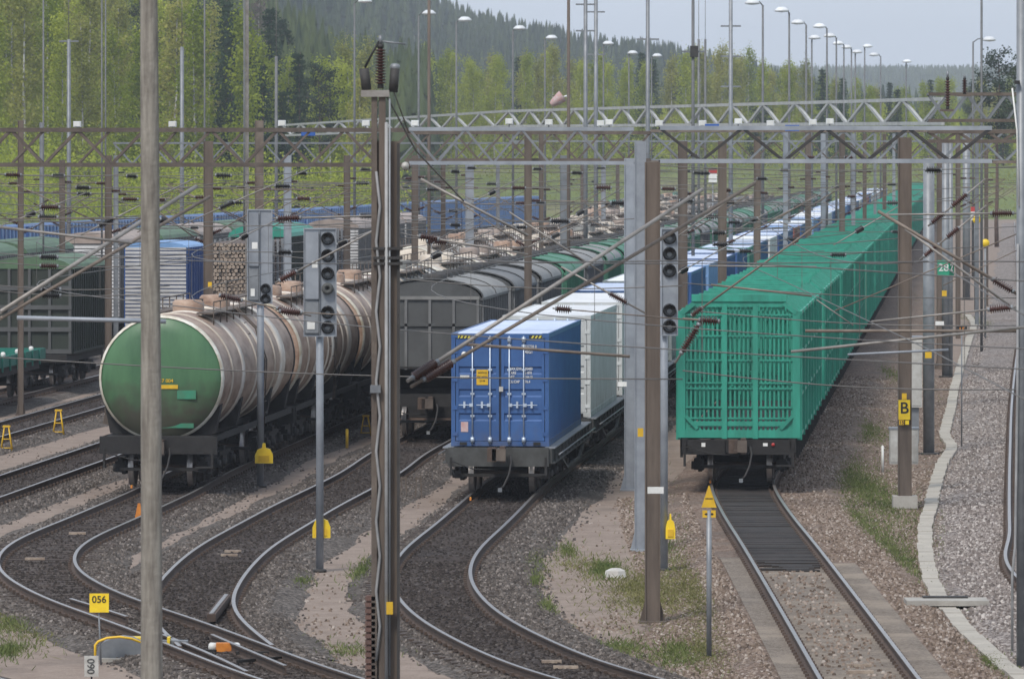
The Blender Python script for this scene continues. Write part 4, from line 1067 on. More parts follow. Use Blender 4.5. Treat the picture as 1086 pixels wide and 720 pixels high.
# ------------------------------------------------------------------ foreground wooden pole, channel mast
Yw=76.; t=empty('wooden_pole',(X_(161,Yw),Yw,-.3),label='weathered grey wooden pole, nearest and thickest, running the full height of the view',cat='pole')
b=MB(); zt=Z_(-60,Yw)+.3; n=24; pts=[]; rs=[]
for i in range(n):
    q=i/(n-1); z=q*zt; pts.append((.012*math.sin(3*q)+(-.045)*q,.0,z)); rs.append((12.3-3.2*q)*Yw/FPX*(1+.012*math.sin(17*q)))
b.path(pts,rs,MT['wood_pole'],20); b.build('shaft',t)
Ym=89.; S=Ym/FPX
t=empty('channel_mast',(X_(411,Ym),Ym,-.3),label='tall rusty double channel mast with conduit and insulators on top, left of centre',cat='mast')
def lx(px): return (px-411)*S
def lz(py): return Z_(py,Ym)+.3
b=MB(); r=MT['rust_pole']; dk=MT['rust_steel']
b.bx(lx(394),lx(400),-.1,.1,lz(800)*0,lz(103),dk); b.bx(lx(402),lx(409),-.1,.1,0,lz(97),r)
b.bx(lx(411),lx(424),-.02,.18,0,lz(150),r); b.bx(lx(411),lx(413),-.1,-.02,0,lz(150),r); b.bx(lx(421),lx(424),-.1,-.02,0,lz(152),MT['dark_steel'])
b.bx(lx(400),lx(402),0,.02,0,lz(150),dk)
b.build('shaft',t)
b=MB(); b.tube((lx(410),-.14,0),(lx(410),-.14,lz(130)),1.9*S,MT['conduit'],10); b.tube((lx(413.5),-.14,lz(715)),(lx(413.5),-.14,lz(105)),1.0*S,MT['galv'],8); b.build('conduit',t)
b=MB(); pts=[(lx(401+(2.2 if i%2 else -1.8)),-.14,lz(700-i*37)) for i in range(15)]; b.path(pts,1.5*S,MT['conduit'],6); b.build('cable',t)
b=MB()
for py in (262,272,278): b.bx(lx(396),lx(427),-.16,.2,lz(py+3),lz(py),MT['dark_steel'])
b.build('clamp_band',t)
b=MB(); b.bx(lx(393),lx(404),-.2,-.1,lz(416),lz(408),MT['galv']); b.build('junction_box',t)
b=MB(); b.bx(lx(383),lx(413),-.15,.15,lz(103),lz(96),MT['tube_grey']); b.build('crossarm',t)
b=MB(); b.insul((lx(403.5),0,lz(94)),(lx(403.5),0,lz(47)),.085,MT['insul_brown'],MT['dark_steel'],12); b.tube((lx(403.5),0,lz(47)),(lx(403.5),0,lz(38)),.03,MT['galv'],6); b.build('insulator',t)
b=MB(); b.tube((lx(389),-.05,lz(96)),(lx(386),-.05,lz(73)),.075,MT['dark_steel'],12); b.build('arrester',t)
b=MB(); b.tube((lx(417),-.05,lz(98)),(lx(419),-.05,lz(73)),.07,MT['dark_steel'],12); b.lathe([(.0,.05),(.06,.04),(.08,0),(.07,-.03)],(lx(419),-.05,lz(71)),(0,0,1),MT['galv'],10); b.build('arrester',t)
b=MB(); b.tube((lx(404),0,lz(44)),(lx(430),0,lz(47)),.014,MT['galv'],5); b.path([(lx(402),0,lz(44)),(lx(394),0,lz(58)),(lx(387),0,lz(72))],.02,MT['cable_black'],6)
b.path([(lx(408),0,lz(98)),(lx(440),1,lz(160)),(lx(490),3,lz(215))],.014,MT['wire'],5); b.path([(lx(418),0,lz(98)),(lx(432),1,lz(140))],.01,MT['wire'],5); b.build('lead_wire',t)
b=MB(); b.bx(lx(410),lx(417),-.22,-.17,lz(650),lz(637),MT['yellow']); b.build('number_plate',t)
b=MB()
for i in range(14): b.bx(lx(387.5),lx(398),-.1,.12,lz(722-i*6.6),lz(717.6-i*6.6),MT['brick_weight'])
b.bx(lx(388.5),lx(397),-.07,.09,0,lz(631),MT['brick_weight']); b.build('tension_weight',t)
b=MB(); b.insul((lx(427),0,lz(177)),(lx(436),0,lz(176)),.07,MT['insul_brown'],MT['galv'],3); b.lathe([(0,0),(.06,0),(.055,.08),(0,.1)],(lx(430),-.15,lz(176)),(0,-1,0),MT['white_dirty'],12); b.build('end_insulator',t)
# right edge grey pole + pipe
t=tmast(1083,0,-40,10,'galv','grey pole cut by the right edge of the view',Y=100,foot=False)
b=MB(); k=100/FPX; b.path([((1073-1083)*k,-.1,.3),((1073-1083)*k,-.1,Z_(590,100)),((1076-1083)*k,-.1,Z_(560,100)),((1078.5-1083)*k,-.1,Z_(400,100)),((1079-1083)*k,-.1,Z_(240,100))],.022,MT['conduit'],8); b.build('pipe',t)
b=MB(); b.path([((1073-1083)*k,-.1,Z_(75,100)),((1078-1083)*k,-.1,Z_(120,100)),((1080-1083)*k,-.1,Z_(200,100))],.014,MT['white'],6); b.box(((1078-1083)*k,-.12,Z_(69,100)),(.09,.1,.06),MT['cable_black']); b.build('cable',t)

# ------------------------------------------------------------------ signals
def signal(px,base_y,pw,head,lbl,lenses,cab=True):
    Y=P(px,base_y,-.3).y; s=Y/FPX; x0,x1,y0,y1=head
    t=empty('railway_signal',(X_(px,Y),Y,-.3),label=lbl,cat='signal')
    u=lambda q:(q-px)*s
    v=lambda q: Z_(q,Y)+.3
    b=MB(); b.tube((0,.12,0),(0,.12,v(y0)),pw*s/2,MT['galv_light'],12); b.build('shaft',t)
    b=MB(); b.lathe([(0,0),(pw*s*.9,0),(pw*s*.9,.06),(pw*s*.5,.07)],(0,.12,0),(0,0,1),MT['dark_steel'],12); b.build('base_flange',t)
    b=MB(); b.bx(u(x0),u(x1),-.02,.0,v(y1),v(y0),MT['galv_light'])
    for xx in (x0,x1-1.2): b.bx(u(xx),u(xx+1.2),-.06,-.0205,v(y1),v(y0),MT['galv_light'])
    for yy in (y0,y1-1.5): b.bx(u(x0+1.3),u(x1-1.3),-.055,-.0206,v(yy+1.5),v(yy),MT['galv_light'])
    hd=b.build('head_frame',t)
    if cab:
        mid=x0+(x1-x0)*.46
        b=MB(); b.bx(u(x0+2),u(mid),-.12,-.021,v(y1-40),v(y0+4),MT['galv_light']); b.bx(u(x0+2),u(mid),-.1,-.0212,v(y1-4),v(y1-37),MT['galv']); b.build('cabinet',t)
        b=MB(); b.bx(u(x0+4),u(mid-4),-.112,-.101,v(y1-8),v(y1-16),MT['white']); b.bx(u(mid-7),u(mid-1),-.13,-.121,v(y0+42),v(y0+35),MT['white']); b.build('label_plate',t)
        b=MB(); b.bx(u(mid+.4),u(mid+1.4),-.07,-.0215,v(y1-2),v(y0+2),MT['galv']); b.build('divider',t)
        lxp=(mid+x1)/2
    else: lxp=(x0+x1)/2
    for (ly,typ) in lenses:
        R=(x1-x0)*.18*s if cab else (x1-x0)*.36*s
        b=MB()
        if typ=='round': b.lathe([(0,-.0),(R*.5,.13),(R,.1),(R,0)],(u(lxp),-.05,v(ly)),(0,-1,0),MT['frame_grey'],14); b.build('speaker',t); continue
        b.lathe([(R*1.1,0),(R*1.1,.05),(R*.85,.05),(0,.03)],(u(lxp),-.02,v(ly)),(0,-1,0),MT['lens_dark'],18)
        for i in range(9):
            a0=math.radians(20+140*i/9); a1=math.radians(20+140*(i+1)/9)
            c0,s0,c1_,s1=math.cos(a0),math.sin(a0),math.cos(a1),math.sin(a1); R2=R*1.02
            b.add([(u(lxp)+R2*c0,-.06,v(ly)+R2*s0),(u(lxp)+R2*c1_,-.06,v(ly)+R2*s1),(u(lxp)+R2*c1_,-.24,v(ly)+R2*s1*.93),(u(lxp)+R2*c0,-.24,v(ly)+R2*s0*.93)],[(0,1,2,3),(3,2,1,0)],MT['sign_black'])
        le=b.build('lens',t)
        q=MB(); q.add([(u(lxp)-R*.12,-.075,v(ly)-R*.75),(u(lxp)+R*.12,-.075,v(ly)-R*.75),(u(lxp)+R*.16,-.075,v(ly)-R*.1),(u(lxp)-R*.16,-.075,v(ly)-R*.1)],[(0,1,2,3)],MT['white']); q.build('glint_mark',le) if False else None
        q=MB(); q.lathe([(0,.02),(R*.3,.012),(R*.42,0)],(u(lxp),-.06,v(ly)-R*.15),(0,-1,0),MT['galv'],12); q.build('lens_centre',le)
    return t
signal(339,607,8,(322,357,242,357),'tall railway signal with six dark lenses and a grey cabinet, before the tank wagons',[(253,'l'),(271,'l'),(290,'l'),(306,'round'),(331,'l'),(347,'l')])
signal(276,517,7.5,(262,289,222,322),'railway signal on the thinner pole left of the tall six lens one',[(306,'l'),(317,'l')])
signal(704.5,606,8,(701,719,242,356),'narrow railway signal with one column of five lenses right of the brown mast',[(252,'l'),(269,'l'),(287,'l'),(329,'l'),(346,'l')],cab=False)

# ------------------------------------------------------------------ cantilevers, spans, wires
def cant(px0,py0,px1,py1,Y0,Y1,r,mt,ins,lbl,im='insul_brown',name='catenary_cantilever',ir=.075,cat='cantilever'):
    A=Q(px0,py0,Y0); B=Q(px1,py1,Y1); d=B-A
    t=empty(name,tuple(A),label=lbl,cat=cat); b=MB(); b.tube((0,0,0),tuple(d),r,MT[mt],8); b.build('tube',t)
    for (q0,q1) in ins:
        b=MB(); b.insul(tuple(d*q0),tuple(d*q1),ir,MT[im],MT['galv'],max(6,int((q1-q0)*d.length/.035) if (q1-q0)*d.length<.6 else 12)); b.build('insulator',t)
    return t
CA=[(0,331,208,198,86,90,.033,'tube_grey',[],'light grey slanting support tube rising right from the left edge'),
(0,338,222,209,86,90,.028,'tube_brown',[],'rusty slanting support tube just below the light grey one at the left edge'),
(0,241,140,258,84,84,.02,'tube_grey',[],'thin tube sloping gently down across the wooden pole at the left'),
(18,337,176,341,84,84,.032,'galv_light',[],'pale level tube ending behind the wooden pole'),
(432,404,745,201,90,94,.034,'tube_grey',[(.012,.1)],'upper of two long diagonal tubes rising from the channel mast over the blue container'),
(436,410,800,195,90,95,.030,'tube_brown',[(.03,.12)],'lower of two long diagonal tubes rising from the channel mast over the blue container'),
(492,365,668,378,92,92,.024,'tube_brown',[],'rusty level tube across the top of the container doors'),
(586,327,730,339,104,104,.012,'tube_brown',[(.02,.14)],'thin level rod with dark insulator above the container roofs'),
(595,283,690,335,118,118,.02,'tube_grey',[(.53,.75)],'tube sloping down to the pale masts over the white container'),
(724,338,764,341,96,96,.02,'tube_brown',[(.42,.98)],'stub tube with a fat brown insulator at the left of the green end wall'),
(754,302,861,314,120,120,.02,'tube_brown',[],'thin rusty tube above the first green wagon roof'),
(752,282,866,283,140,140,.02,'tube_grey',[],'thin grey tube across the green wagon roofs'),
(854,351,1086,351,100,100,.027,'tube_brown',[],'long level rusty tube crossing the brown mast with the B sign'),
(839,373,1086,347,96,96,.024,'tube_grey',[],'grey tube sloping slightly up to the right edge pole'),
(899,376,1006,371,110,110,.022,'galv_light',[],'short pale tube right of the green wagons'),
(924,341,1082,325,104,104,.017,'tube_grey',[(.78,.95)],'thin tube ending in a dark insulator near the right edge, middle height'),
(936,228,1086,226,115,115,.02,'tube_grey',[(.76,.93)],'thin level tube ending in a dark insulator near the right edge, upper'),
(931,224,1086,316,105,105,.03,'tube_brown',[(.78,.93)],'thick diagonal tube descending to the right edge'),
(960,243,1086,335,108,108,.024,'tube_grey',[],'diagonal tube parallel below the thick one at the right edge'),
(885,330,1086,245,130,130,.014,'tube_brown',[],'slim diagonal tube rising to the right edge'),
(975,276,1046,218,128,128,.02,'tube_grey',[(.06,.3),(.4,.6)],'rising rod with two dark insulators beside the grey poles'),
(984,240,1045,190,128,128,.02,'tube_grey',[(.05,.3),(.4,.7)],'upper rising rod with dark insulators beside the grey poles'),
(232,313,330,335,120,120,.014,'tube_brown',[(.0,.26),(.62,.9)],'thin rod with two dark insulators above the first tank wagon'),
(296,330,420,337,112,112,.012,'tube_brown',[(.0,.2)],'thin rod with a brown insulator passing the six lens signal'),
(292,300,422,231,104,104,.018,'tube_grey',[(.03,.18)],'rising rod with a ribbed insulator crossing the six lens signal'),
(290,232,425,228,108,108,.016,'tube_grey',[(.02,.22)],'level rod with a fat insulator above the six lens signal'),
(442,250,560,270,100,100,.016,'tube_grey',[(.02,.2)],'short rod with an insulator just right of the channel mast'),
(446,190,560,250,120,120,.028,'tube_grey',[],'grey diagonal tube descending right of the channel mast'),
(540,225,640,290,135,135,.02,'tube_grey',[],'middle diagonal tube descending over the hopper wagons'),
(0,232,158,232,110,110,.01,'tube_brown',[],'long thin level rod at the left edge'),
(720,250,802,192,140,140,.018,'tube_grey',[],'slanting tube above the blue containers beside the brown mast'),
(733,335,872,235,118,118,.02,'tube_brown',[(.0,.09)],'rusty diagonal tube over the blue container roofs'),
(716,385,745,338,96,96,.02,'tube_grey',[(.2,.9)],'short raised rod with insulator beside the narrow signal'),
(866,318,905,345,120,120,.012,'tube_grey',[],'little drooping rod over the first green roof'),
(1000,303,1086,262,150,150,.012,'tube_brown',[],'thin rod rising behind the right edge insulators')]
for a in CA: cant(*a)
# cross-span wires with insulators : (x0,x1,y0,y1,Y,[insulator centres],r)
SP=[(-20,160,183,183,170,[(14,9)]),(-20,420,185,180,180,[(62,7),(140,6),(237,9),(320,6)]),(-20,420,197,193,172,[(88,8),(300,9)]),(-20,160,214,216,150,[(53,11)]),(-20,160,224,228,150,[(51,11)]),(-20,200,267,270,145,[(52,10)]),(-20,200,277,279,145,[(52,10)]),(-20,180,301,303,140,[(54,11)]),(-20,180,307,310,140,[(54,11)]),
(60,420,209,207,185,[(138,9),(170,6),(322,8)]),(150,420,262,263,150,[(302,8)]),(420,760,180,179,190,[(388,6),(483,5),(612,6)]),(425,760,196,195,185,[(550,8),(640,9)]),(425,700,213,213,165,[(657,10)]),(425,720,229,230,150,[(594,11),(388,7)]),(425,560,247,262,130,[(464,12)]),(430,700,236,238,200,[(483,6),(543,7)]),
(700,1060,182,183,200,[(741,6),(748,5)]),(700,1060,200,198,190,[(709,8),(770,6)]),(700,1060,212,211,175,[(728,8)]),(700,1060,228,230,165,[]),(640,1080,162,165,230,[(735,5),(860,5),(900,5)]),(700,1080,176,177,146,[(990,9)]),(700,980,192,194,240,[]),(700,980,204,207,260,[(903,5)]),
(430,1080,177,178,240,[(500,5),(570,5),(832,5)]),(0,420,232,236,130,[]),(724,1086,393,413,104,[]),(0,724,379,402,108,[]),(430,724,296,303,118,[]),(724,1086,300,316,130,[]),(740,1086,330,345,125,[])]
for i,(x0,x1,y0,y1,Y,ins) in enumerate(SP):
    A=Q(x0,y0,Y); B=Q(x1,y1,Y); d=B-A; side='left' if x1<450 else 'right' if x0>=690 else 'centre'
    t=empty('span_wire',tuple(A),label=f'taut cross wire with {["no","one","two","three","four"][len(ins)]} insulators, {ORD[i%16]} of the {side} set counted from the top' ,cat='wire',group='cross wires between the masts')
    n=10; b=MB(); b.path([d*(j/n)+Vector((0,0,-.12*math.sin(math.pi*j/n))) for j in range(n+1)],.012,MT['wire'],5); b.build('cable',t)
    for (cx_,hw) in ins:
        q=(cx_-x0)/(x1-x0); p=d*q+Vector((0,0,-.12*math.sin(math.pi*max(0,min(1,q))))); hw_=hw*Y/FPX
        b=MB(); b.insul((p.x-hw_,p.y,p.z),(p.x+hw_,p.y,p.z-.01),.095,MT['insul_black' if i%3 else 'insul_brown'],MT['galv'],8); b.build('insulator',t)
rq=random.Random(21)
for i in range(46):
    Y=rq.choice([175,190,205,240,270,300,330,380]); lo_,hi_=175,265 if Y<250 else 215
    zc_=rq.uniform(5.0,8.0); x0=rq.choice([-20,60,150,280,430,560,690,760]); x1=x0+rq.uniform(160,420); x1=min(x1,1080)
    A=Vector((X_(x0,Y),Y,zc_)); B=Vector((X_(x1,Y),Y,zc_+rq.uniform(-.35,.35))); d=B-A
    t=empty('span_wire',tuple(A),label='thin cross wire among the far masts with one small dark insulator',cat='wire',group='thin far cross wires')
    b=MB(); b.path([d*(j/6)+Vector((0,0,-.2*math.sin(math.pi*j/6))) for j in range(7)],.013,MT['wire'],4); b.build('cable',t)
    q=rq.uniform(.1,.9); p=d*q+Vector((0,0,-.2*math.sin(math.pi*q))); h_=rq.uniform(.16,.26)
    b=MB(); b.insul((p.x-h_,p.y,p.z),(p.x+h_,p.y,p.z),.09,MT['insul_black'],MT['galv'],6); b.build('insulator',t)
# slanting insulated rods on the upper left and centre
for i,(x0,y0,x1,y1,Y) in enumerate([(60,262,205,190,150),(190,240,330,178,170),(235,262,300,230,150),(0,240,90,205,170),(330,270,420,235,150),(150,225,215,250,140),(500,215,560,185,200),(590,240,660,200,190),(430,285,520,245,140),(560,262,640,228,180),(770,250,850,205,210),(820,232,890,196,240),(700,300,770,262,160),(884,260,960,215,180)]):
    cant(x0,y0,x1,y1,Y,Y+1,.018,'tube_grey',[(.30,.42)],f'slim slanting rod with dark insulator, {ORD[i]} of the rods between the trusses and the wagons',im='insul_black',ir=.085)
# extra slanting cantilevers at far masts (repeat)
rr=random.Random(11); k=0
for (px,ty,by,wp_,mt,Y) in MS:
    if px<10 or Y>345: continue
    for s in ((-1,1) if rr.random()<.6 else (1,)):
        L_=rr.uniform(2.0,3.0); z0=rr.uniform(5.6,6.3)
        t=empty('cantilever_bracket',(X_(px,Y),Y,z0),label=f'{"left" if s<0 else "right"} pointing insulated bracket, {ORD[k%12]} from left {("near the wooden pole","near the channel mast","over the tank rows","over the containers","over the green wagons","at the right edge")[min(k//12,5)]}',cat='bracket',group='catenary brackets on the far masts')
        b=MB(); b.tube((s*.35,0,0),(s*L_,0,1.2),.022,MT['tube_brown'],6); b.tube((s*.35,0,1.25),(s*L_,0,1.2),.016,MT['tube_brown'],6); b.tube((s*L_*.7,0,.62),(s*L_*1.05,0,.2),.016,MT['tube_brown'],6); b.build('tube',t)
        b=MB(); b.insul((s*.08,0,-.12),(s*.42,0,.03),.07,MT['insul_brown'],MT['galv'],6); b.build('insulator',t); b=MB(); b.insul((s*.08,0,1.25),(s*.42,0,1.25),.07,MT['insul_brown'],MT['galv'],6); b.build('insulator',t); k+=1
# running wires over each track
TR={'green wagon':G_,'container':K_,'tank wagon':T_,'hopper':H_}
for nm,pth in list(TR.items())+[('left empty',smooth_path(line(c1,60,700))),('second left empty',smooth_path(line(c2,60,700)))]:
    for (zz,lab) in ((5.75,'lower contact wire'),(7.0,'upper carrier wire')):
        pts=[]; 
        for i in range(0,len(pth),6):
            y=pth[i,1]
            if y<62: continue
            sag=0 if zz<6 else .45*math.sin(math.pi*((y-140)%60)/60)
            pts.append((pth[i,0],y,zz-sag))
        b=MB(); b.path(pts,.009,MT['wire'],4); ow=b.build('overhead_wire',label=f'thin {lab} above the {nm} track',cat='wire')
        if zz>6:
            for q in pts[::3][:45]:
                b=MB(); b.tube((q[0],q[1],5.75),q,.006,MT['wire'],3,caps=False); b.build('dropper',ow)

# ------------------------------------------------------------------ small yard objects
def aframe(px,by,h,lbl):
    Y=P(px,by,-.3).y; s=Y/FPX; t=empty('marker_trestle',(X_(px,Y),Y,-.3),label=lbl,cat='trestle',group='yellow A shaped trestles')
    hh=h*s; b=MB(); m=MT['yellow']
    for sx in (-1,1):
        for sy in (-1,1): b.tube((sx*.17,sy*.12,0),(sx*.06,sy*.04,hh),.02,m,6)
    b.build('leg',t)
    b=MB()
    for q in (.15,.5): 
        w=.17-.11*q; b.tube((-w,-.12+.08*q,hh*q),(w,-.12+.08*q,hh*q),.014,m,6); b.tube((-w,.12-.08*q,hh*q),(w,.12-.08*q,hh*q),.014,m,6)
    b.build('rung',t)
    b=MB(); b.box((0,0,hh),(.22,.14,.05),m); b.build('top_plate',t)
aframe(62,462,27,'yellow A shaped trestle on the gravel left of the tank wagon')
aframe(7,479,27,'yellow A shaped trestle cut near the left edge')
aframe(388,462,21,'yellow A shaped trestle left of the channel mast')
b=MB(); p=P(368,475,-.3); b.tube(p,p+Vector((0,0,.55)),.045,MT['yellow'],10); b.lathe([(0,.03),(.05,.0)],tuple(p+Vector((0,0,.55))),(0,0,1),MT['yellow'],10); b.build('marker_post',label='short yellow post beside the small yellow trestle',cat='post')
for (px,by,lbl) in ((280,491,'yellow box behind the thin signal pole'),(341,570,'yellow box behind the six lens signal pole'),(711,571,'yellow box on the right signal pole, below the narrow signal')):
    Y=P(px,by+(28 if px<300 else 37 if px<700 else 36),-.3).y+.25; s=Y/FPX; t=empty('post_cabinet',(X_(px,Y),Y,Z_(by,Y)),label=lbl,cat='cabinet')
    w=(9.5 if px<700 else 5)*s; b=MB(); b.extrude([(-w,0),(w,0),(w,.22),(w*.7,.36),(w*.2,.40),(w*.15,.52),(-w*.15,.52),(-w*.2,.40),(-w*.7,.36),(-w,.22)],-.08,.08,MT['yellow_bright']); b.build('case',t)
    b=MB(); b.bx(-w*.6,w*.6,-.1,-.08,.05,.2,MT['yellow']); b.build('lid',t)
# 056 sign
Y=P(107,705,-.3).y; s=Y/FPX; t=empty('track_number_sign',(X_(107,Y),Y,-.3),label='yellow square sign reading 056 on a thin leaning post',cat='sign')
b=MB(); b.bx((95-107)*s,(115.5-107)*s,-.02,.0,Z_(649,Y)+.3,Z_(629,Y)+.3,MT['yellow_bright']); b.build('plate',t)
b=MB(); b.tube((-.0,.03,0),(-.04,.03,Z_(649,Y)+.34),.015,MT['galv'],6); b.build('post',t)
text_obj('056',.165,MT['sign_black'],((105.2-107)*s,-.023,Z_(635.5,Y)+.3),(math.pi/2,0,0),t)
# white 060 sign
Y=P(97,728,-.3).y; s=Y/FPX; t=empty('track_number_sign',(X_(97,Y),Y,-.3),label='white plate with upright grey writing below the yellow 056 sign',cat='sign')
b=MB(); b.bx(-7.5*s,7.5*s,-.02,0,Z_(717,Y)+.3,Z_(695,Y)+.3,MT['white_dirty']); b.build('plate',t)
b=MB(); b.tube((0,.03,0),(0,.03,.25),.015,MT['dark_steel'],6); b.build('post',t)
text_obj('090',.17,MT['frame_grey'],(-1*s,-.023,Z_(706,Y)+.3),(math.pi/2,math.pi/2,0),t)
# yellow hoop
Y=P(104,706,-.3).y; s=Y/FPX; t=empty('guard_hoop',(X_(101,Y),Y,-.3),label='pale yellow bent hoop rail beside the grey point motor cover',cat='guard rail')
b=MB(); b.path([(0,0,0),(0,0,.36),(.05,0,.42),(.2,0,.48),(.42,0,.5),(.62,0,.47),(.8,.2,.38),(.85,.3,0)],.022,MT['yellow'],8); b.build('bar',t)
t=empty('point_motor',tuple(P(130,700,-.3)),label='grey domed point motor cover under the yellow hoop',cat='point motor')
b=MB(); prof=[(-.4,0),(.45,0)]+[(.45*math.cos(a),.12+.3*math.sin(a)) for a in np.linspace(0,math.pi,9)]; b.extrude(prof,-.2,.25,MT['galv']); b.build('cover',t)
b=MB(); b.bx(-.35,.8,-.45,-.3,0,.07,MT['concrete']); b.bx(.5,.95,-.3,.2,.0,.12,MT['dark_steel']); b.build('base',t)
t=empty('switch_machine',tuple(P(178,692,-.2)),label='yellow capped switch machine tube behind the wooden pole',cat='switch machine')
b=MB(); b.box((-.5,0,.12),(.34,.3,.32),MT['yellow_bright']); b.build('cap',t)
b=MB(); b.box((0,0,.12),(.7,.22,.2),MT['galv']); b.beam((.3,-.1,.05),(1.0,-.3,-.02),.1,.07,MT['white_dirty']); b.box((.02,-.02,.13),(.05,.3,.3),MT['yellow_bright']); b.build('rod',t)
t=empty('point_heater_box',tuple(P(238,691,-.17)),label='orange box with white cylinder ends lying between the rails at the points',cat='box')
b=MB(); b.box((0,0,.08),(.28,.18,.16),MT['orange']); b.build('case',t)
for sx in (-1,1):
    b=MB(); b.lathe([(0,0),(.07,0),(.075,.1),(.05,.13),(0,.14)],(sx*.14,0,.09),(sx,0,0),MT['white'],12); b.build('end_cap',t)
for (x0,y0,x1,y1,l) in ((180,688,229,690,'left'),(250,692,310,692,'right'),(252,701,300,697,'lower right')):
    b=MB(); b.beam(P(x0,y0,-.12),P(x1,y1,-.12),.06,.05,MT['black_grime']); b.build('drive_linkage',label=f'dark steel drive rod {l} of the orange box',cat='rod')
# little orange/yellow lamp sign near tank wheel
t=empty('orange_marker',tuple(P(147,556,-.3)),label='small orange and yellow marker peeping from behind the wooden pole near the tank wheels',cat='marker')
b=MB(); b.add([(-.1,0,.1),(.1,0,.1),(.04,0,.5),(-.02,0,.5),(-.1,.05,.1),(.1,.05,.1),(.04,.05,.5),(-.02,.05,.5)],[(0,1,2,3),(7,6,5,4),(0,4,5,1),(1,5,6,2),(2,6,7,3),(3,7,4,0)],MT['orange']); b.build('plate',t)
b=MB(); b.box((0,.02,.05),(.16,.1,.1),MT['yellow_bright']); b.build('foot',t)
for (px,py,l) in ((139,518,'tank wagon'),(498,531,'container wagon'),(752,513,'green wagon')):
    b=MB(); p=P(px+1,py,0); b.box((p.x,p.y-.15,.06),(.045,.2,.07),MT['orange']); b.box((p.x,p.y-.12,.075),(.03,.05,.05),MT['yellow']); b.build('wheel_chock',label=f'small orange chock on the left rail at the wheel of the {l}',cat='chock')
# yellow triangle marker
Y=P(752,698,-.3).y; s=Y/FPX; t=empty('triangle_sign',(X_(752,Y),Y,-.3),label='yellow triangle marker on a thin grey post left of the green wagon track',cat='sign')
zz=lambda q: Z_(q,Y)+.3
b=MB(); b.tube((0,.02,0),(0,.02,zz(541)),.045,MT['galv'],8); b.build('post',t)
b=MB(); b.add([((744-752)*s,0,zz(538)),((760-752)*s,0,zz(538)),((752.5-752)*s,0,zz(515)),((751.5-752)*s,0,zz(515)),((744-752)*s,.03,zz(538)),((760-752)*s,.03,zz(538)),((752.5-752)*s,.03,zz(515)),((751.5-752)*s,.03,zz(515))],[(0,1,2,3),(7,6,5,4),(0,4,5,1),(1,5,6,2),(2,6,7,3),(3,7,4,0)],MT['yellow'])
b.bx((748-752)*s,(756-752)*s,-.006,.0,zz(529),zz(528),MT['sign_black']); b.build('triangle_plate',t)
b=MB(); b.bx((745-752)*s,(759-752)*s,-.01,.02,zz(548.5),zz(541),MT['yellow']); b.build('number_plate',t)
for k in (-1,1):
    b=MB(); b.add([(k*3.0*s-2*s,-.013,zz(545)),(k*3.0*s,-.013,zz(546.5)),(k*3.0*s+2*s,-.013,zz(545)),(k*3.0*s,-.013,zz(543.5))],[(0,1,2,3)],MT['sign_black']); b.build('diamond_mark',t)
# B sign on the brown mast
Y=m1.location.y-.22; s=Y/FPX; t=empty('mast_sign',(X_(959,Y),Y,Z_(445,Y)),label='yellow sign with a black B on the brown mast',cat='sign')
b=MB(); b.bx(-6.2*s,6.2*s,-.02,0,0,21*s,MT['yellow_bright']); b.build('plate',t)
b=MB(); b.bx(-5.4*s,-.2*s,-.02,0,-5.5*s,-.5*s,MT['yellow']); b.bx(1*s,5.0*s,-.02,0,-5.2*s,-.8*s,MT['yellow_bright']); b.bx(-2.5*s,2.5*s,-.02,0,21.5*s,28*s,MT['yellow']); b.build('small_plate',t)
text_obj('B',17*s,MT['sign_black'],(0,-.024,12*s),(math.pi/2,0,0),t)
text_obj('15',5*s,MT['sign_black'],(-2.8*s,-.024,-3*s),(math.pi/2,0,0),t)
# white boxes
for (x0,x1,y0,y1,Y,l) in ((962,978,358,432,152,'tall white cabinet between the brown mast and the grey tubular pole'),(944,955,455,492,146,'pale low cabinet left of the brown mast foot'),(963,974,455,492,146.4,'pale low cabinet right of the brown mast foot')):
    t=empty('white_cabinet',(X_((x0+x1)/2,Y),Y,Z_(y1,Y)),label=l,cat='cabinet'); s=Y/FPX; w=(x1-x0)/2*s; h=(y1-y0)*s
    b=MB(); b.bx(-w,w,0,.35,0,h,MT['white_dirty']); b.bx(-w-.02,w+.02,-.02,.37,h,h+.04,MT['galv_light']); b.build('case',t)
    b=MB(); b.bx(-w*.85,w*.85,-.015,-.001,.05,h*.95,MT['white_dirty']); b.build('door',t)
    if Y>150: b=MB(); b.bx(-w*.6,w*.6,.1,.25,Z_(470,Y)-Z_(432,Y),0,MT['galv']); b.build('stand',t)
b=MB(); p=P(936,502,-.3); b.tube(p,p+Vector((0,0,.75)),.035,MT['white'],8); b.lathe([(.035,0),(0,.03)],tuple(p+Vector((0,0,.75))),(0,0,1),MT['white'],8); b.build('marker_post',label='short white post in the grass left of the brown mast foot',cat='post')
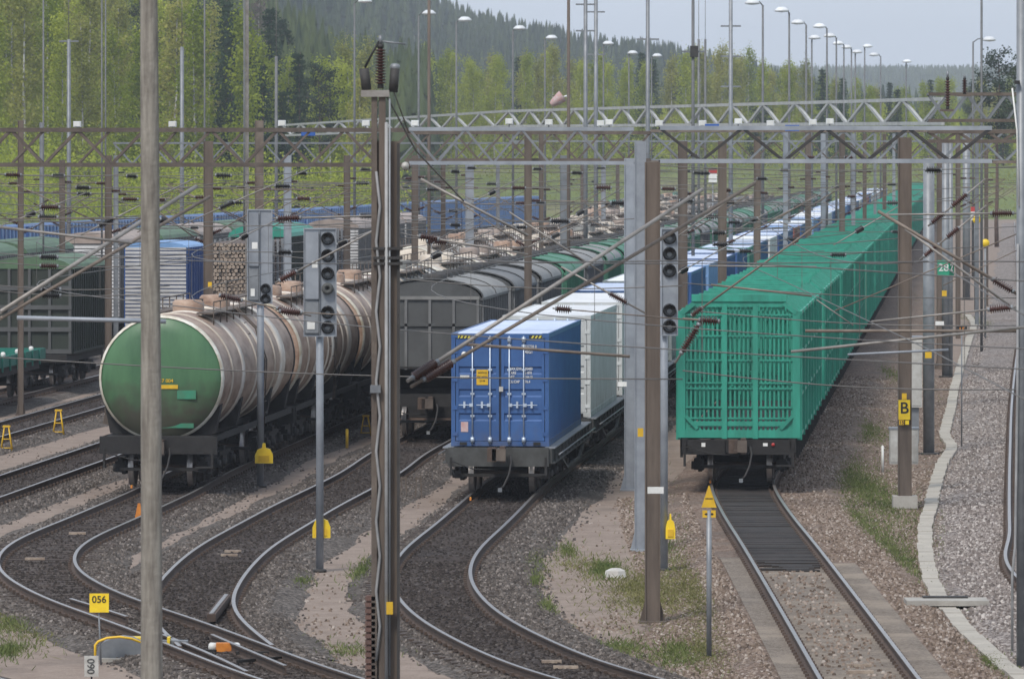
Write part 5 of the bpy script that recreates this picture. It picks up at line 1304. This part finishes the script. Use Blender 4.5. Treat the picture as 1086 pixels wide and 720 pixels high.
# 282 sign, 15 sign
Y=200; s=Y/FPX; t=empty('mast_number_sign',(X_(1003,Y),Y-.3,Z_(292,Y)),label='green sign reading 282 folded round the slim grey poles',cat='sign')
b=MB(); b.bx(-9.5*s,3*s,-.02,0,0,16*s,MT['sign_green']); b.add([(3*s,-.02,0),(8.5*s,.15,0),(8.5*s,.15,16*s),(3*s,-.02,16*s)],[(0,1,2,3),(3,2,1,0)],MT['sign_green']); b.build('plate',t)
text_obj('28',11*s,MT['white'],(-3.0*s,-.025,8*s),(math.pi/2,0,0),t); text_obj('2',11*s,MT['white'],(5.6*s,.03,8*s),(math.pi/2,0,.9),t)
Y=175; s=Y/FPX; t=empty('small_number_sign',(X_(1020,Y),Y,Z_(354,Y)),label='small black sign with orange number 15 above the cable duct',cat='sign')
b=MB(); b.bx(-5.5*s,5.5*s,-.02,0,0,8*s,MT['sign_black']); b.tube((0,.03,.05),(0,.03,-(Z_(354,Y)+.3)),.02,MT['galv'],6); b.build('plate',t)
text_obj('15',7.5*s,MT['orange'],(0,-.024,4*s),(math.pi/2,0,0),t)
for (px,py,w,h,Y,m_,l) in ((996,343,9,5,150,'white','small white plate on the thick tubular pole'),(984,376,7,7,159,'yellow','small yellow plate low on the thick tubular pole'),(679,458,6,9,123,'yellow','small yellow tag on the tall blue grey mast'),(660,407,9,5,140,'white','small white plate on the leftmost pale mast'),(695,519,17,7,105.5,'white','white number plate strapped on the brown mast foot'),(1001,311,5,6,190,'yellow','tiny yellow plate under the green number sign'),(223,302,4,6,164,'yellow','tiny yellow plate on the sturdy mast behind the first tank')):
    b=MB(); s=Y/FPX; b.box((X_(px,Y),Y-.2,Z_(py,Y)),(w*s,.02,h*s),MT[m_]); b.build('mast_tag',label=l,cat='tag')
# shunting signal (red/white) mid distance and right orange vests blobs
for (px,py,Y,l) in ((756,182,330,'small red topped white marker board beside a brown mast in the middle distance'),(1034,222,330,'red topped white marker board far down the right hand track')):
    s=Y/FPX; t=empty('marker_board',(X_(px,Y),Y,-.3),label=l,cat='marker board'); b=MB(); z=Z_(py,Y)+.3; b.box((0,0,z),(9*s,.05,5*s),MT['red']); b.build('red_plate',t)
    b=MB(); b.box((0,0,z-7*s),(9*s,.05,9*s),MT['white']); b.build('white_plate',t); b=MB(); b.tube((0,.05,0),(0,.05,z),.04,MT['galv'],6); b.build('post',t)
for (px,py,Y,l) in ((1036,233,300,'yellow round board high beside the far right track'),(1045,258,280,'larger yellow board beside the far right track')):
    s=Y/FPX; b=MB(); b.lathe([(0,0),(4.5*s,0),(4.5*s,.05),(0,.05)],(X_(px,Y),Y,Z_(py,Y)),(0,1,0),MT['yellow_bright'],14); b.tube((X_(px,Y),Y+.08,-.3),(X_(px,Y),Y+.08,Z_(py,Y)),.05,MT['galv'],6); b.build('yellow_board',label=l,cat='sign')
# cable duct
DP=[(1026,333),(1033,343),(1028,358),(1023,373),(1018,390),(1013,407),(1010,424),(1006,440),(1002,455),(1003,463),(1010,470),(1006,480),(1000,487),(995,503),(990,520),(986,538),(981,557),(981,575),(983,593),(987,610),(994,627),(1004,640),(1014,653),(1027,668),(1041,681),(1056,694),(1071,706),(1092,722),(1120,745)]
b=MB(); pts=[P(x,y,-.18) for x,y in DP]; pts=smooth_path([(p.x,p.y) for p in pts],.5)
nr=normals(pts); r2=random.Random(5); 
for i in range(0,len(pts)-1,2):
    j=min(i+2,len(pts)-1)
    a=pts[i]; c=pts[j]; jx=r2.uniform(-.022,.022); w_=.165; dz=r2.uniform(-.008,.008)
    na=nr[i]; nc=nr[j]; e=(c-a); e=e/np.linalg.norm(e)*.012
    q=[(a-na*w_+e),(a+na*w_+e),(c+nc*w_-e),(c-nc*w_-e)]
    b.add([(p_[0]+jx,p_[1],-.205+dz) for p_ in q]+[(p_[0]+jx,p_[1],-.31) for p_ in q],[(0,1,2,3),(0,4,5,1),(1,5,6,2),(2,6,7,3),(3,7,4,0)],MT['duct'])
b.build('cable_duct',label='winding pale concrete cable duct beside the right hand track',cat='cable duct')
b=MB(); p0=P(960,641,-.2); p1=P(1047,641,-.2); b.box(((p0.x+p1.x)/2,p0.y,-.14),(p1.x-p0.x,.9,.1),MT['concrete']); b.box(((p0.x+p1.x)/2,p0.y+.3,-.07),((p1.x-p0.x)*.55,.22,.03),MT['dark_steel']); b.build('concrete_slab',label='long concrete slab laid across the cable duct',cat='slab')
b=MB(); p=P(653,612,-.3); b.lathe([(.0,.0),(.24,0),(.21,.14),(.1,.19),(0,.2)],tuple(p),(0,0,1),MT['white_dirty'],7,False); b.build('white_stone',label='white painted stone among weeds left of the brown mast foot',cat='stone')
for (x0,y0,l) in ((255,578,'lower left'),(262,583,'lower right')): pass
for (px,py,w,l,m_,track_) in ((247,585,.36,'upper pale wooden plank between the branch rails','',0),(243,589,.36,'lower pale wooden plank between the branch rails','',0),(585,702,.34,'orange plank between the container track rails, upper','',0),(600,708,.42,'orange plank between the container track rails, lower','',0),(37,593,.42,'brown plank on the dark track bed at the left bend','',0),(82,566,.38,'thin brown plank farther along the left bend','',0),(911,706,.42,'upper short plank between the green track rails','',0),(913,713,.42,'lower short plank between the green track rails','',0)):
    p=P(px,py,-.16); b=MB(); b.box((p.x,p.y,p.z+.015),(w,.09,.05),MT['log_end']); b.build('wooden_plank',label=l,cat='plank')
# two small rusty stakes
for (px,l) in ((444,'right'),(428,'left')):
    t=empty('rusty_stand',tuple(P(px,528,-.3)),label=f'small rusty stand between the channel mast and the container wagon, {l} one',cat='stand'); b=MB()
    for sx in (-1,1): b.beam((sx*.08,0,0),(sx*.05,0,.55),.035,.035,MT['rust_steel'])
    b.beam((-.09,0,.5),(.09,0,.5),.04,.05,MT['rust_steel']); b.build('frame',t)
# high insulators at the upper right
for (px,y0,y1,Y,l) in ((1005,76,116,150,'left'),(1023,80,100,150,'right')):
    t=empty('post_insulator',tuple(Q(px,y1,Y)),label=f'upright brown insulator on top of the cluttered rusty beam, {l} one',cat='insulator'); b=MB(); h=(y1-y0)*Y/FPX
    b.insul((0,0,0),(0,0,h*.85),.075,MT['insul_brown'],MT['dark_steel'],10); b.build('ribbed_body',t)
    b=MB(); b.tube((0,0,h*.85),(0,0,h),.03,MT['galv'],6); b.bx(-.2,.15,-.04,.04,-.06,0,MT['rust_steel']); b.build('cap',t)

# ------------------------------------------------------------------ weeds and grass
def grass(name,spots,mt,kind='stuff',seed=1,hh=(.03,.11)):
    r=np.random.RandomState(seed); Vs=[];n=0
    for (px,py,wx,wy,cnt) in spots:
        c=P(px,py,-.3); sx=wx*c.y/FPX/2; sy=abs(P(px,py-wy/2,-.3).y-P(px,py+wy/2,-.3).y)/2
        k=int(cnt*6.5); u=r.randn(k,2)*(.35+.9*r.rand(k,1)**2); nz_=r.rand(k)
        x=c.x+u[:,0]*sx; y=c.y+u[:,1]*sy; h=r.uniform(hh[0],hh[1],k); a=r.rand(k)*6.28; w=r.uniform(.006,.016,k)
        dx=np.cos(a)*w; dy=np.sin(a)*w; lx_=r.randn(k)*.06; ly_=r.randn(k)*.06
        z=np.full(k,-.30)
        Vs.append(np.stack([np.stack([x-dx,y-dy,z],1),np.stack([x+dx,y+dy,z],1),np.stack([x+lx_+dx*.4,y+ly_,z+h],1),np.stack([x+lx_-dx*.4,y+ly_,z+h],1)],1).reshape(-1,3))
    V_=np.concatenate(Vs); F_=np.arange(len(V_)).reshape(-1,4)
    me=np_mesh(name,V_,F_,MT[mt]); o=bpy.data.objects.new(name,me); C.objects.link(o); tag(o,kind=kind); return o
o=grass('grass',[(560,592,24,26,260),(567,616,10,12,60),(577,646,16,14,90),(602,585,18,14,60),(643,605,24,14,260),(920,520,60,70,1500),(905,555,50,50,900),(912,455,50,30,500),(950,590,40,60,500),(1048,705,26,20,300),(385,608,22,16,120),(318,618,18,8,60),(700,575,30,50,200),(735,560,30,60,250),(660,688,60,16,120),(720,700,60,20,150),(940,395,30,30,200),(1010,640,30,12,80),(30,655,60,30,400),(150,690,40,14,120),(370,690,80,16,60),(10,690,40,16,120),(400,600,20,30,100),(1050,345,30,40,200),(718,690,30,16,100)],'grass_blade',seed=2)
tag(o,'green weeds and grass tufts scattered over the gravel between the tracks','grass')
o=grass('dry_grass',[(690,628,90,46,900),(735,630,40,80,600),(745,690,30,30,250),(615,600,60,20,80),(10,650,60,30,250),(60,670,60,20,150),(895,600,40,60,250)],'grass_dry',seed=3,hh=(.03,.08))
tag(o,'yellowish dry grass on the sand around the brown mast foot','grass')
# loose stones: real little rocks lying on the beds and paths
def rocks(name,XYZ,size,mt,seed,lbl):
    r=np.random.RandomState(seed); N=len(XYZ); s_=size*r.uniform(.55,1.35,N)
    a=r.rand(N)*6.28; k=5
    ang=a[:,None]+np.arange(k)[None]*2*math.pi/k+r.uniform(-.35,.35,(N,k))
    rad=s_[:,None]*r.uniform(.75,1.15,(N,k)); bz=-s_*.35
    lo=np.stack([XYZ[:,0,None]+rad*np.cos(ang),XYZ[:,1,None]+rad*np.sin(ang),np.repeat((XYZ[:,2]+bz)[:,None],k,1)],2)
    r2_=rad*r.uniform(.45,.8,(N,k))
    hi=np.stack([XYZ[:,0,None]+r2_*np.cos(ang+.2),XYZ[:,1,None]+r2_*np.sin(ang+.2),XYZ[:,2,None]+s_[:,None]*r.uniform(.45,.95,(N,k))],2)
    V_=np.concatenate([lo,hi],1).reshape(-1,3); b=(np.arange(N)*10)[:,None]
    q=np.array([[j,(j+1)%k,k+(j+1)%k,k+j] for j in range(k)]+[[k,k+1,k+2,k+3],[k,k+3,k+4,k+4]])
    tri=np.array([[j,(j+1)%k,k+(j+1)%k] for j in range(k)]+[[j,k+(j+1)%k,k+j] for j in range(k)]+[[k,k+1,k+2],[k,k+2,k+3],[k,k+3,k+4]])
    F_=(b[:,None,:]+tri[None]).reshape(-1,3)
    me=np_mesh(name,V_,F_,MT[mt],3); o=bpy.data.objects.new(name,me); C.objects.link(o); tag(o,lbl,'stones',kind='stuff'); return o
rs=np.random.RandomState(77)
def along(path,y0,y1,o0,o1,dens,z,margin=.12,el=1.42,er=1.42):
    seg=ysel(path,y0,y1); nr=normals(seg); L=len(seg)*.6; N=int(L*(o1-o0)*dens)
    i=rs.randint(0,len(seg)-1,N); f=rs.rand(N)[:,None]; p=seg[i]*(1-f)+seg[i+1]*f; o=rs.uniform(o0,o1,N)
    for e in (-.797,.797):
        m=np.abs(o-e)<margin; o=np.where(m,e+np.sign(o-e+1e-6)*(margin+rs.rand(N)*.05),o)
    q=p+nr[i]*o[:,None]; px=HX+q[:,0]*FPX/q[:,1]; k=(px>-60)&(px<1150)
    over=np.maximum(0,np.maximum(-o-el,o-er)); zz=np.where(over>0,-.192-over*.21,z); return np.stack([q[:,0],q[:,1],np.maximum(zz,-.30)],1)[k]
side=[];cen=[]
for pth,y0 in ((K_,88),(T_,90),(H_,98),(smooth_path([(-26,60),(-21.5,80),(-17.8,105),(-15.3,125)]+line(c1,142,260)),100),(smooth_path(line(c2,120,260)),120)):
    for (a,b_,d) in ((y0,125,115),(125,165,60),(165,230,25)):
        el,er=(1.1,1.7) if pth is K_ else (1.42,1.42)
        side.extend([along(pth,a,b_,-el-.3,-.95,d,-.19,el=el,er=er),along(pth,a,b_,-el-.65,-el-.3,d*.16,-.19,el=el,er=er),along(pth,a,b_,.95,er+.35,d,-.19,el=el,er=er),along(pth,a,b_,er+.35,er+.75,d*.16,-.19,el=el,er=er)]); cen.append(along(pth,a,b_,-.8,.8,d*.8,-.182))
rocks('ballast_stones',np.concatenate(side),.036,'st_grey',1,'grey crushed stone heaped along the rails')
rocks('ballast_stones',np.concatenate(cen),.034,'st_dark',2,'dark oily crushed stone between the rails')
g_=[along(G_,88,122,.0-.55,.55,25,-.17),along(G_,88,150,1.5,4.6,110,-.19,el=1.5,er=2.1),along(G_,88,150,-3.2,-1.4,110,-.19,el=1.5,er=2.1),along(G_,150,230,.95,6.5,34,-.19,el=1.5,er=2.1),along(G_,124,150,.95,2.1,60,-.19,el=1.5,er=2.1)]
def scat(pts_poly,N):
    P_=[P(x,y,-.3) for x,y in pts_poly]; xs_=[p.x for p in P_]; ys_=[p.y for p in P_]
    X=rs.uniform(min(xs_),max(xs_),N*3); Y=rs.uniform(min(ys_),max(ys_),N*3); ins=np.zeros(len(X),bool); n=len(P_)
    for i in range(n):
        a=P_[i]; b_=P_[(i+1)%n]; c=((a.y>Y)!=(b_.y>Y))&(X<(b_.x-a.x)*(Y-a.y)/(b_.y-a.y+1e-9)+a.x); ins^=c
    return np.stack([X[ins],Y[ins],np.full(ins.sum(),-.292)],1)[:N]
g_.append(scat([(700,735),(740,560),(760,560),(860,735)],9000)); g_.append(scat([(870,500),(990,500),(975,600),(1000,735),(960,735),(850,540)],16000))
rocks('gravel_stones',np.concatenate(g_),.034,'st_orange',3,'brownish crushed stone on both sides of the green wagon track')
rocks('gravel_stones',np.concatenate([along(RR_,88,150,-2.6,-.92,110,-.19,el=1.9,er=2.0),along(RR_,150,240,-2.6,-.92,45,-.19,el=1.9,er=2.0),scat([(1005,500),(1066,480),(1086,610),(1100,735),(1060,700),(1000,600)],20000)+np.array([0,0,.012]),scat([(1040,340),(1075,340),(1066,480),(1008,480)],20000)+np.array([0,0,.012])]),.036,'st_pink',4,'pinkish grey crushed stone between the cable duct and the right hand rail')
rocks('loose_stones',np.concatenate([scat([(x-60,y+35),(x-60,y-35),(x+60,y-35),(x+60,y+35)],n) for x,y,n in ((330,640,200),(450,560,80),(330,690,300),(60,640,400),(600,560,120),(640,690,500),(700,660,250),(240,560,90),(60,500,80),(560,600,160))]),.028,'st_orange',5,'loose brownish grey stones strewn over the sandy paths')
# sheets: rusty gravel right of the green track, pale patch at left
def patch(name,pts,m,z,seed=1):
    b=MB(); r=random.Random(seed); P_=[P(x,y,-.3) for x,y in pts]; out=[]
    n=len(P_)
    for i in range(n):
        a=P_[i]; c=P_[(i+1)%n]; k=max(2,int((c-a).length/.5)); k=min(k,60)
        for j in range(k): q=a+(c-a)*(j/k); out.append((q.x+r.uniform(-.13,.13),q.y+r.uniform(-.3,.3),z))
    b.v=out; b.f=[tuple(range(len(out)))]; b.m=[b.mi(MT[m])]; b.s=[False]; return b.build(name,kind='structure')
patch('gravel_path',[(690,760),(640,700),(715,640),(738,560),(745,525),(800,505),(870,420),(930,330),(975,240),(1000,240),(1000,330),(1010,430),(985,560),(1005,640),(1120,760)],'gravel_orange',-.294,3)

patch('gravel_verge',[(1030,333),(1078,333),(1066,420),(1060,480),(1066,560),(1090,640),(1180,760),(1090,760),(1040,690),(1000,640),(985,590),(984,555),(1004,480),(1002,455),(1020,380)],'ballast_pink',-.288,4)
# ------------------------------------------------------------------ forest
def leafset(r,cent,cnt,spread,size,flat=.6):
    p=cent+r.randn(cnt,3)*spread
    a=r.randn(cnt,3); a/=np.linalg.norm(a,axis=1)[:,None]; bb=r.randn(cnt,3); bb-= (bb*a).sum(1)[:,None]*a; bb/=np.linalg.norm(bb,axis=1)[:,None]
    s=size*r.uniform(.6,1.3,(cnt,1)); a=a*s; bb=bb*s*.7
    return np.stack([p-a,p-bb*.9,p+a,p+bb],1).reshape(-1,3)
def branch_mb(r,h,kind):
    b=MB(); m=MT['birch_bark' if kind=='birch' else 'pine_bark']; n=7; lean=r.uniform(-.5,.5); pts=[(lean*(i/n)**2+r.uniform(-.08,.08),r.uniform(-.1,.1),h*.97*i/n) for i in range(n+1)]
    r0=.14 if kind=='birch' else .2
    b.path(pts,[r0*(1-i/n)+.02 for i in range(n+1)],m,7)
    return b,pts
def birch(seed,h=20,leaf='leaf_birch',dens=1):
    r=np.random.RandomState(seed); rr=random.Random(seed); t=empty('birch_tree'); b,pts=branch_mb(rr,h,'birch'); L=[]
    nb=34
    for i in range(nb):
        q=.12+.86*i/nb; z=h*q; env=math.sin(math.pi*min(1,(q-.04)/.96))**.6*(1.0-.45*q); rad=2.1*env*rr.uniform(.7,1.2)
        a=rr.uniform(0,6.28); k=int(q*7); bp=Vector(pts[min(k,6)]).lerp(Vector(pts[min(k+1,7)]),q*7-k)
        tip=Vector((bp.x+rad*math.cos(a),bp.y+rad*math.sin(a),z+rad*.55))
        b.path([bp,bp.lerp(tip,.5)+Vector((0,0,.1)),tip],[.04,.025,.01],MT['limb_bark'],4,False)
        for f in (.45,.75,1.0):
            c=np.array(bp.lerp(tip,f))+r.randn(3)*.15; L.append(leafset(r,c,int(34*dens),np.array([.42,.42,.45]),.145))
            c2=c-np.array([0,0,.5+r.rand()*.5]); L.append(leafset(r,c2,int(14*dens),np.array([.24,.24,.42]),.125))
    L.append(leafset(r,np.array([pts[-1][0],pts[-1][1],h*.97]),40,np.array([.25,.25,.7]),.11))
    b.build('trunk',t); V_=np.concatenate(L); me=np_mesh('crown',V_,np.arange(len(V_)).reshape(-1,4),MT[leaf]); o=bpy.data.objects.new('crown',me); C.objects.link(o); setparent(o,t); return t
def spruce(seed,h=19,kind='spruce'):
    r=np.random.RandomState(seed); rr=random.Random(seed); t=empty('spruce_tree' if kind=='spruce' else 'pine_tree'); b,pts=branch_mb(rr,h,'pine'); L=[]
    if kind=='spruce':
        for i in range(30):
            q=.06+.92*i/30; rad=2.5*(1-q)**.8+.15; nb=8
            for k in range(nb):
                a=rr.uniform(0,6.28); R=rad*rr.uniform(.7,1.1); z=h*q
                for f in np.linspace(.2,1,max(2,int(R/.4))):
                    L.append(leafset(r,np.array([R*f*math.cos(a),R*f*math.sin(a),z-.25*R*f]),12,np.array([.22,.22,.13]),.13))
    else:
        for i in range(24):
            q=.55+.45*i/24; env=math.sin(math.pi*min(1,(q-.5)/.52))**.5; R=2.3*env*rr.uniform(.5,1.1); a=rr.uniform(0,6.28)
            tip=Vector((R*math.cos(a),R*math.sin(a),h*q+.2)); bp=Vector((0,0,h*q-.4)); b.path([bp,tip],[.05,.02],MT['pine_bark'],4,False)
            for f in (.5,.8,1): L.append(leafset(r,np.array(bp.lerp(tip,f)),45,np.array([.38,.38,.25]),.12))
    b.build('trunk',t); V_=np.concatenate(L); me=np_mesh('crown',V_,np.arange(len(V_)).reshape(-1,4),MT['leaf_'+kind]); o=bpy.data.objects.new('crown',me); C.objects.link(o); setparent(o,t); return t
protos={'b':[birch(s,rnd.uniform(18,21),'leaf_birch' if s%3 else 'leaf_birch_pale') for s in range(1,7)],'s':[spruce(s) for s in (11,12,13)],'p':[spruce(21,18,'pine'),spruce(22,16,'pine')],'t':[birch(31,19,'twig',.45)]}
used=set(); cnt={}
def put(kind,x,y,sc,zs=1.0,lbl=None,grp=None):
    pr=rnd.choice(protos[kind]); 
    if pr.name in used: o=copy_tree(pr)
    else: o=pr; used.add(pr.name)
    z=float(terr(x,y)); o.location=(x,y,z); o.scale=(sc,sc,sc*zs); o.rotation_euler=(0,0,rnd.uniform(0,6.28))
    nmk={'b':'birch','s':'spruce','p':'pine','t':'bare branched tree'}[kind]
    tag(o,lbl or f'{nmk} in the {"left" if x<-14 else "middle" if x<45 else "right"} stretch of the forest edge',"tree",grp or f'{nmk}s at the {"left" if x<-14 else "middle" if x<45 else "right"} forest edge')
    return o
# left stretch (closer)
for row in range(8):
    Y=590+row*24
    x=X_(-60,Y)
    while x<X_(390,Y):
        px=HX+x*FPX/Y
        k='b' if rnd.random()<.80 else rnd.choice('spt')
        if 235<px<340 and rnd.random()<.45: k='s'
        put(k,x+rnd.uniform(-.8,.8),Y+rnd.uniform(-7,7),rnd.uniform(.85,1.15)*(1.12 if px<300 else .95)); x+=rnd.uniform(3.0,4.6)
# middle + right stretch
for row in range(4):
    Y=892+row*28
    x=X_(370,Y)
    while x<X_(1130,Y):
        px=HX+x*FPX/Y; rightness=px>850
        k='b' if rnd.random()<(.93 if not rightness else .6) else rnd.choice('ssp')
        put(k,x+rnd.uniform(-1,1),Y+rnd.uniform(-9,9),rnd.uniform(.92,1.12)*(.88 if px<800 else .82 if px<880 else .68)); x+=rnd.uniform(3.2,4.8)
put('p',X_(1057,560),560,1.05,lbl='tall lone pine with open crown near the right edge'); put('p',X_(1085,540),540,1.0,lbl='tall pine cut by the right edge')
put('p',X_(806,800),800,.95,lbl='dark crowned pine above the birches right of centre')
# bushes along the forest foot and interior fill: one mass
def mass(name,n,xr,yr,zr,lf,spread,size,seed,lbl,clump=40):
    r=np.random.RandomState(seed); L=[]
    for i in range(n):
        Y=r.uniform(*yr); x=X_(r.uniform(*xr),Y); z=float(terr(x,Y))+r.uniform(*zr)
        L.append(leafset(r,np.array([x,Y,z]),clump,np.array(spread),size))
    V_=np.concatenate(L); me=np_mesh(name,V_,np.arange(len(V_)).reshape(-1,4),MT[lf]); o=bpy.data.objects.new(name,me); C.objects.link(o); tag(o,lbl,'undergrowth',kind='stuff'); return o
mass('undergrowth',1300,(-80,420),(515,640),(.0,7.5),'leaf_birch',(1.0,1.0,1.0),.16,41,'bushes and saplings along the foot of the left forest edge')
mass('undergrowth',700,(360,1130),(885,990),(.2,3.5),'leaf_birch',(1.1,1.1,1.1),.2,42,'bushes and saplings along the foot of the far forest edge')
mass('meadow_bushes',420,(430,1130),(800,885),(.0,.8),'leaf_birch_pale',(1.6,1.6,.5),.16,43,'low scrub on the green bank beyond the far ends of the trains')
# woods behind the front rows and on the hills: merged conifers and round crowns
def wood(name,areas,lf,seed,lbl,hr=(14,19)):
    r=np.random.RandomState(seed); Vs=[];Fs=[];n=0
    for (x0,x1,y0,y1,dens,rough) in areas:
        N=int((x1-x0)*(y1-y0)*dens); 
        X=r.uniform(x0,x1,N); Y=r.uniform(y0,y1,N); Z=terr(X,Y)
        for x,y,z in zip(X,Y,Z):
            if abs(x)>(y*.115+15): continue
            h=r.uniform(*hr); con=r.rand()<rough; R=r.uniform(1.5,2.3); k=7
            tiers=5
            for ti in range(tiers):
                q=ti/tiers; zt=z+h*(.12+.88*q); top=z+h*min(1,(.12+.88*(q+.42)))
                rad=R*(1-q*.82)*(1 if con else (.75+.6*math.sin(math.pi*(q+.15))))
                ang=np.linspace(0,2*math.pi,k,endpoint=False)+r.rand()*6
                rr_=rad*r.uniform(.55,1.2,k)
                ring=np.stack([x+rr_*np.cos(ang),y+rr_*np.sin(ang),zt+r.uniform(-.5,.5,k)],1)
                Vs.append(ring); Vs.append(np.array([[x+r.uniform(-.2,.2),y,top]]))
                for j in range(k): Fs.append((n+j,n+(j+1)%k,n+k))
                n+=k+1
    me=np_mesh(name,np.concatenate(Vs),np.array(Fs),MT[lf],3); o=bpy.data.objects.new(name,me); C.objects.link(o); tag(o,lbl,'forest',kind='stuff'); return o
wood('hill_forest',[(-260,60,1420,2500,.014,.8),(60,300,1420,2500,.012,.8)],'leaf_far',51,'dark conifer forest covering the long hill on the left')
wood('far_forest',[(-100,480,3500,4050,.022,.6)],'leaf_far',52,'bluish line of forest along the right horizon',(11,14))
wood('deep_forest',[(-110,-12,700,1000,.05,.45)],'leaf_far',53,'deep wood behind the left birch edge',(15,20))
wood('deep_forest',[(-40,110,1000,1100,.05,.3)],'leaf_birch',54,'deep wood behind the middle birch edge',(8,11))
wood('deep_forest',[(40,160,1000,1400,.03,.8)],'leaf_spruce',55,'dark conifer wood behind the right part of the forest edge',(7,10))

# ------------------------------------------------------------------ haze
hz=MB(); hz.bx(-1500,1600,-80,5000,-3,112,MT['sand']); ho=hz.build('haze',kind='stuff'); tag(ho,'thin pale haze softening the far woods and hills','haze')
hm=bpy.data.materials.new('haze_air'); hm.use_nodes=True; t=hm.node_tree; t.nodes.clear()
vo=nn(t,'ShaderNodeVolumePrincipled'); vo.inputs['Color'].default_value=(.84,.9,1,1); vo.inputs['Density'].default_value=.00017; vo.inputs['Anisotropy'].default_value=.0
oo=nn(t,'ShaderNodeOutputMaterial'); t.links.new(vo.outputs[0],oo.inputs['Volume'])
ho.data.materials.clear(); ho.data.materials.append(hm)
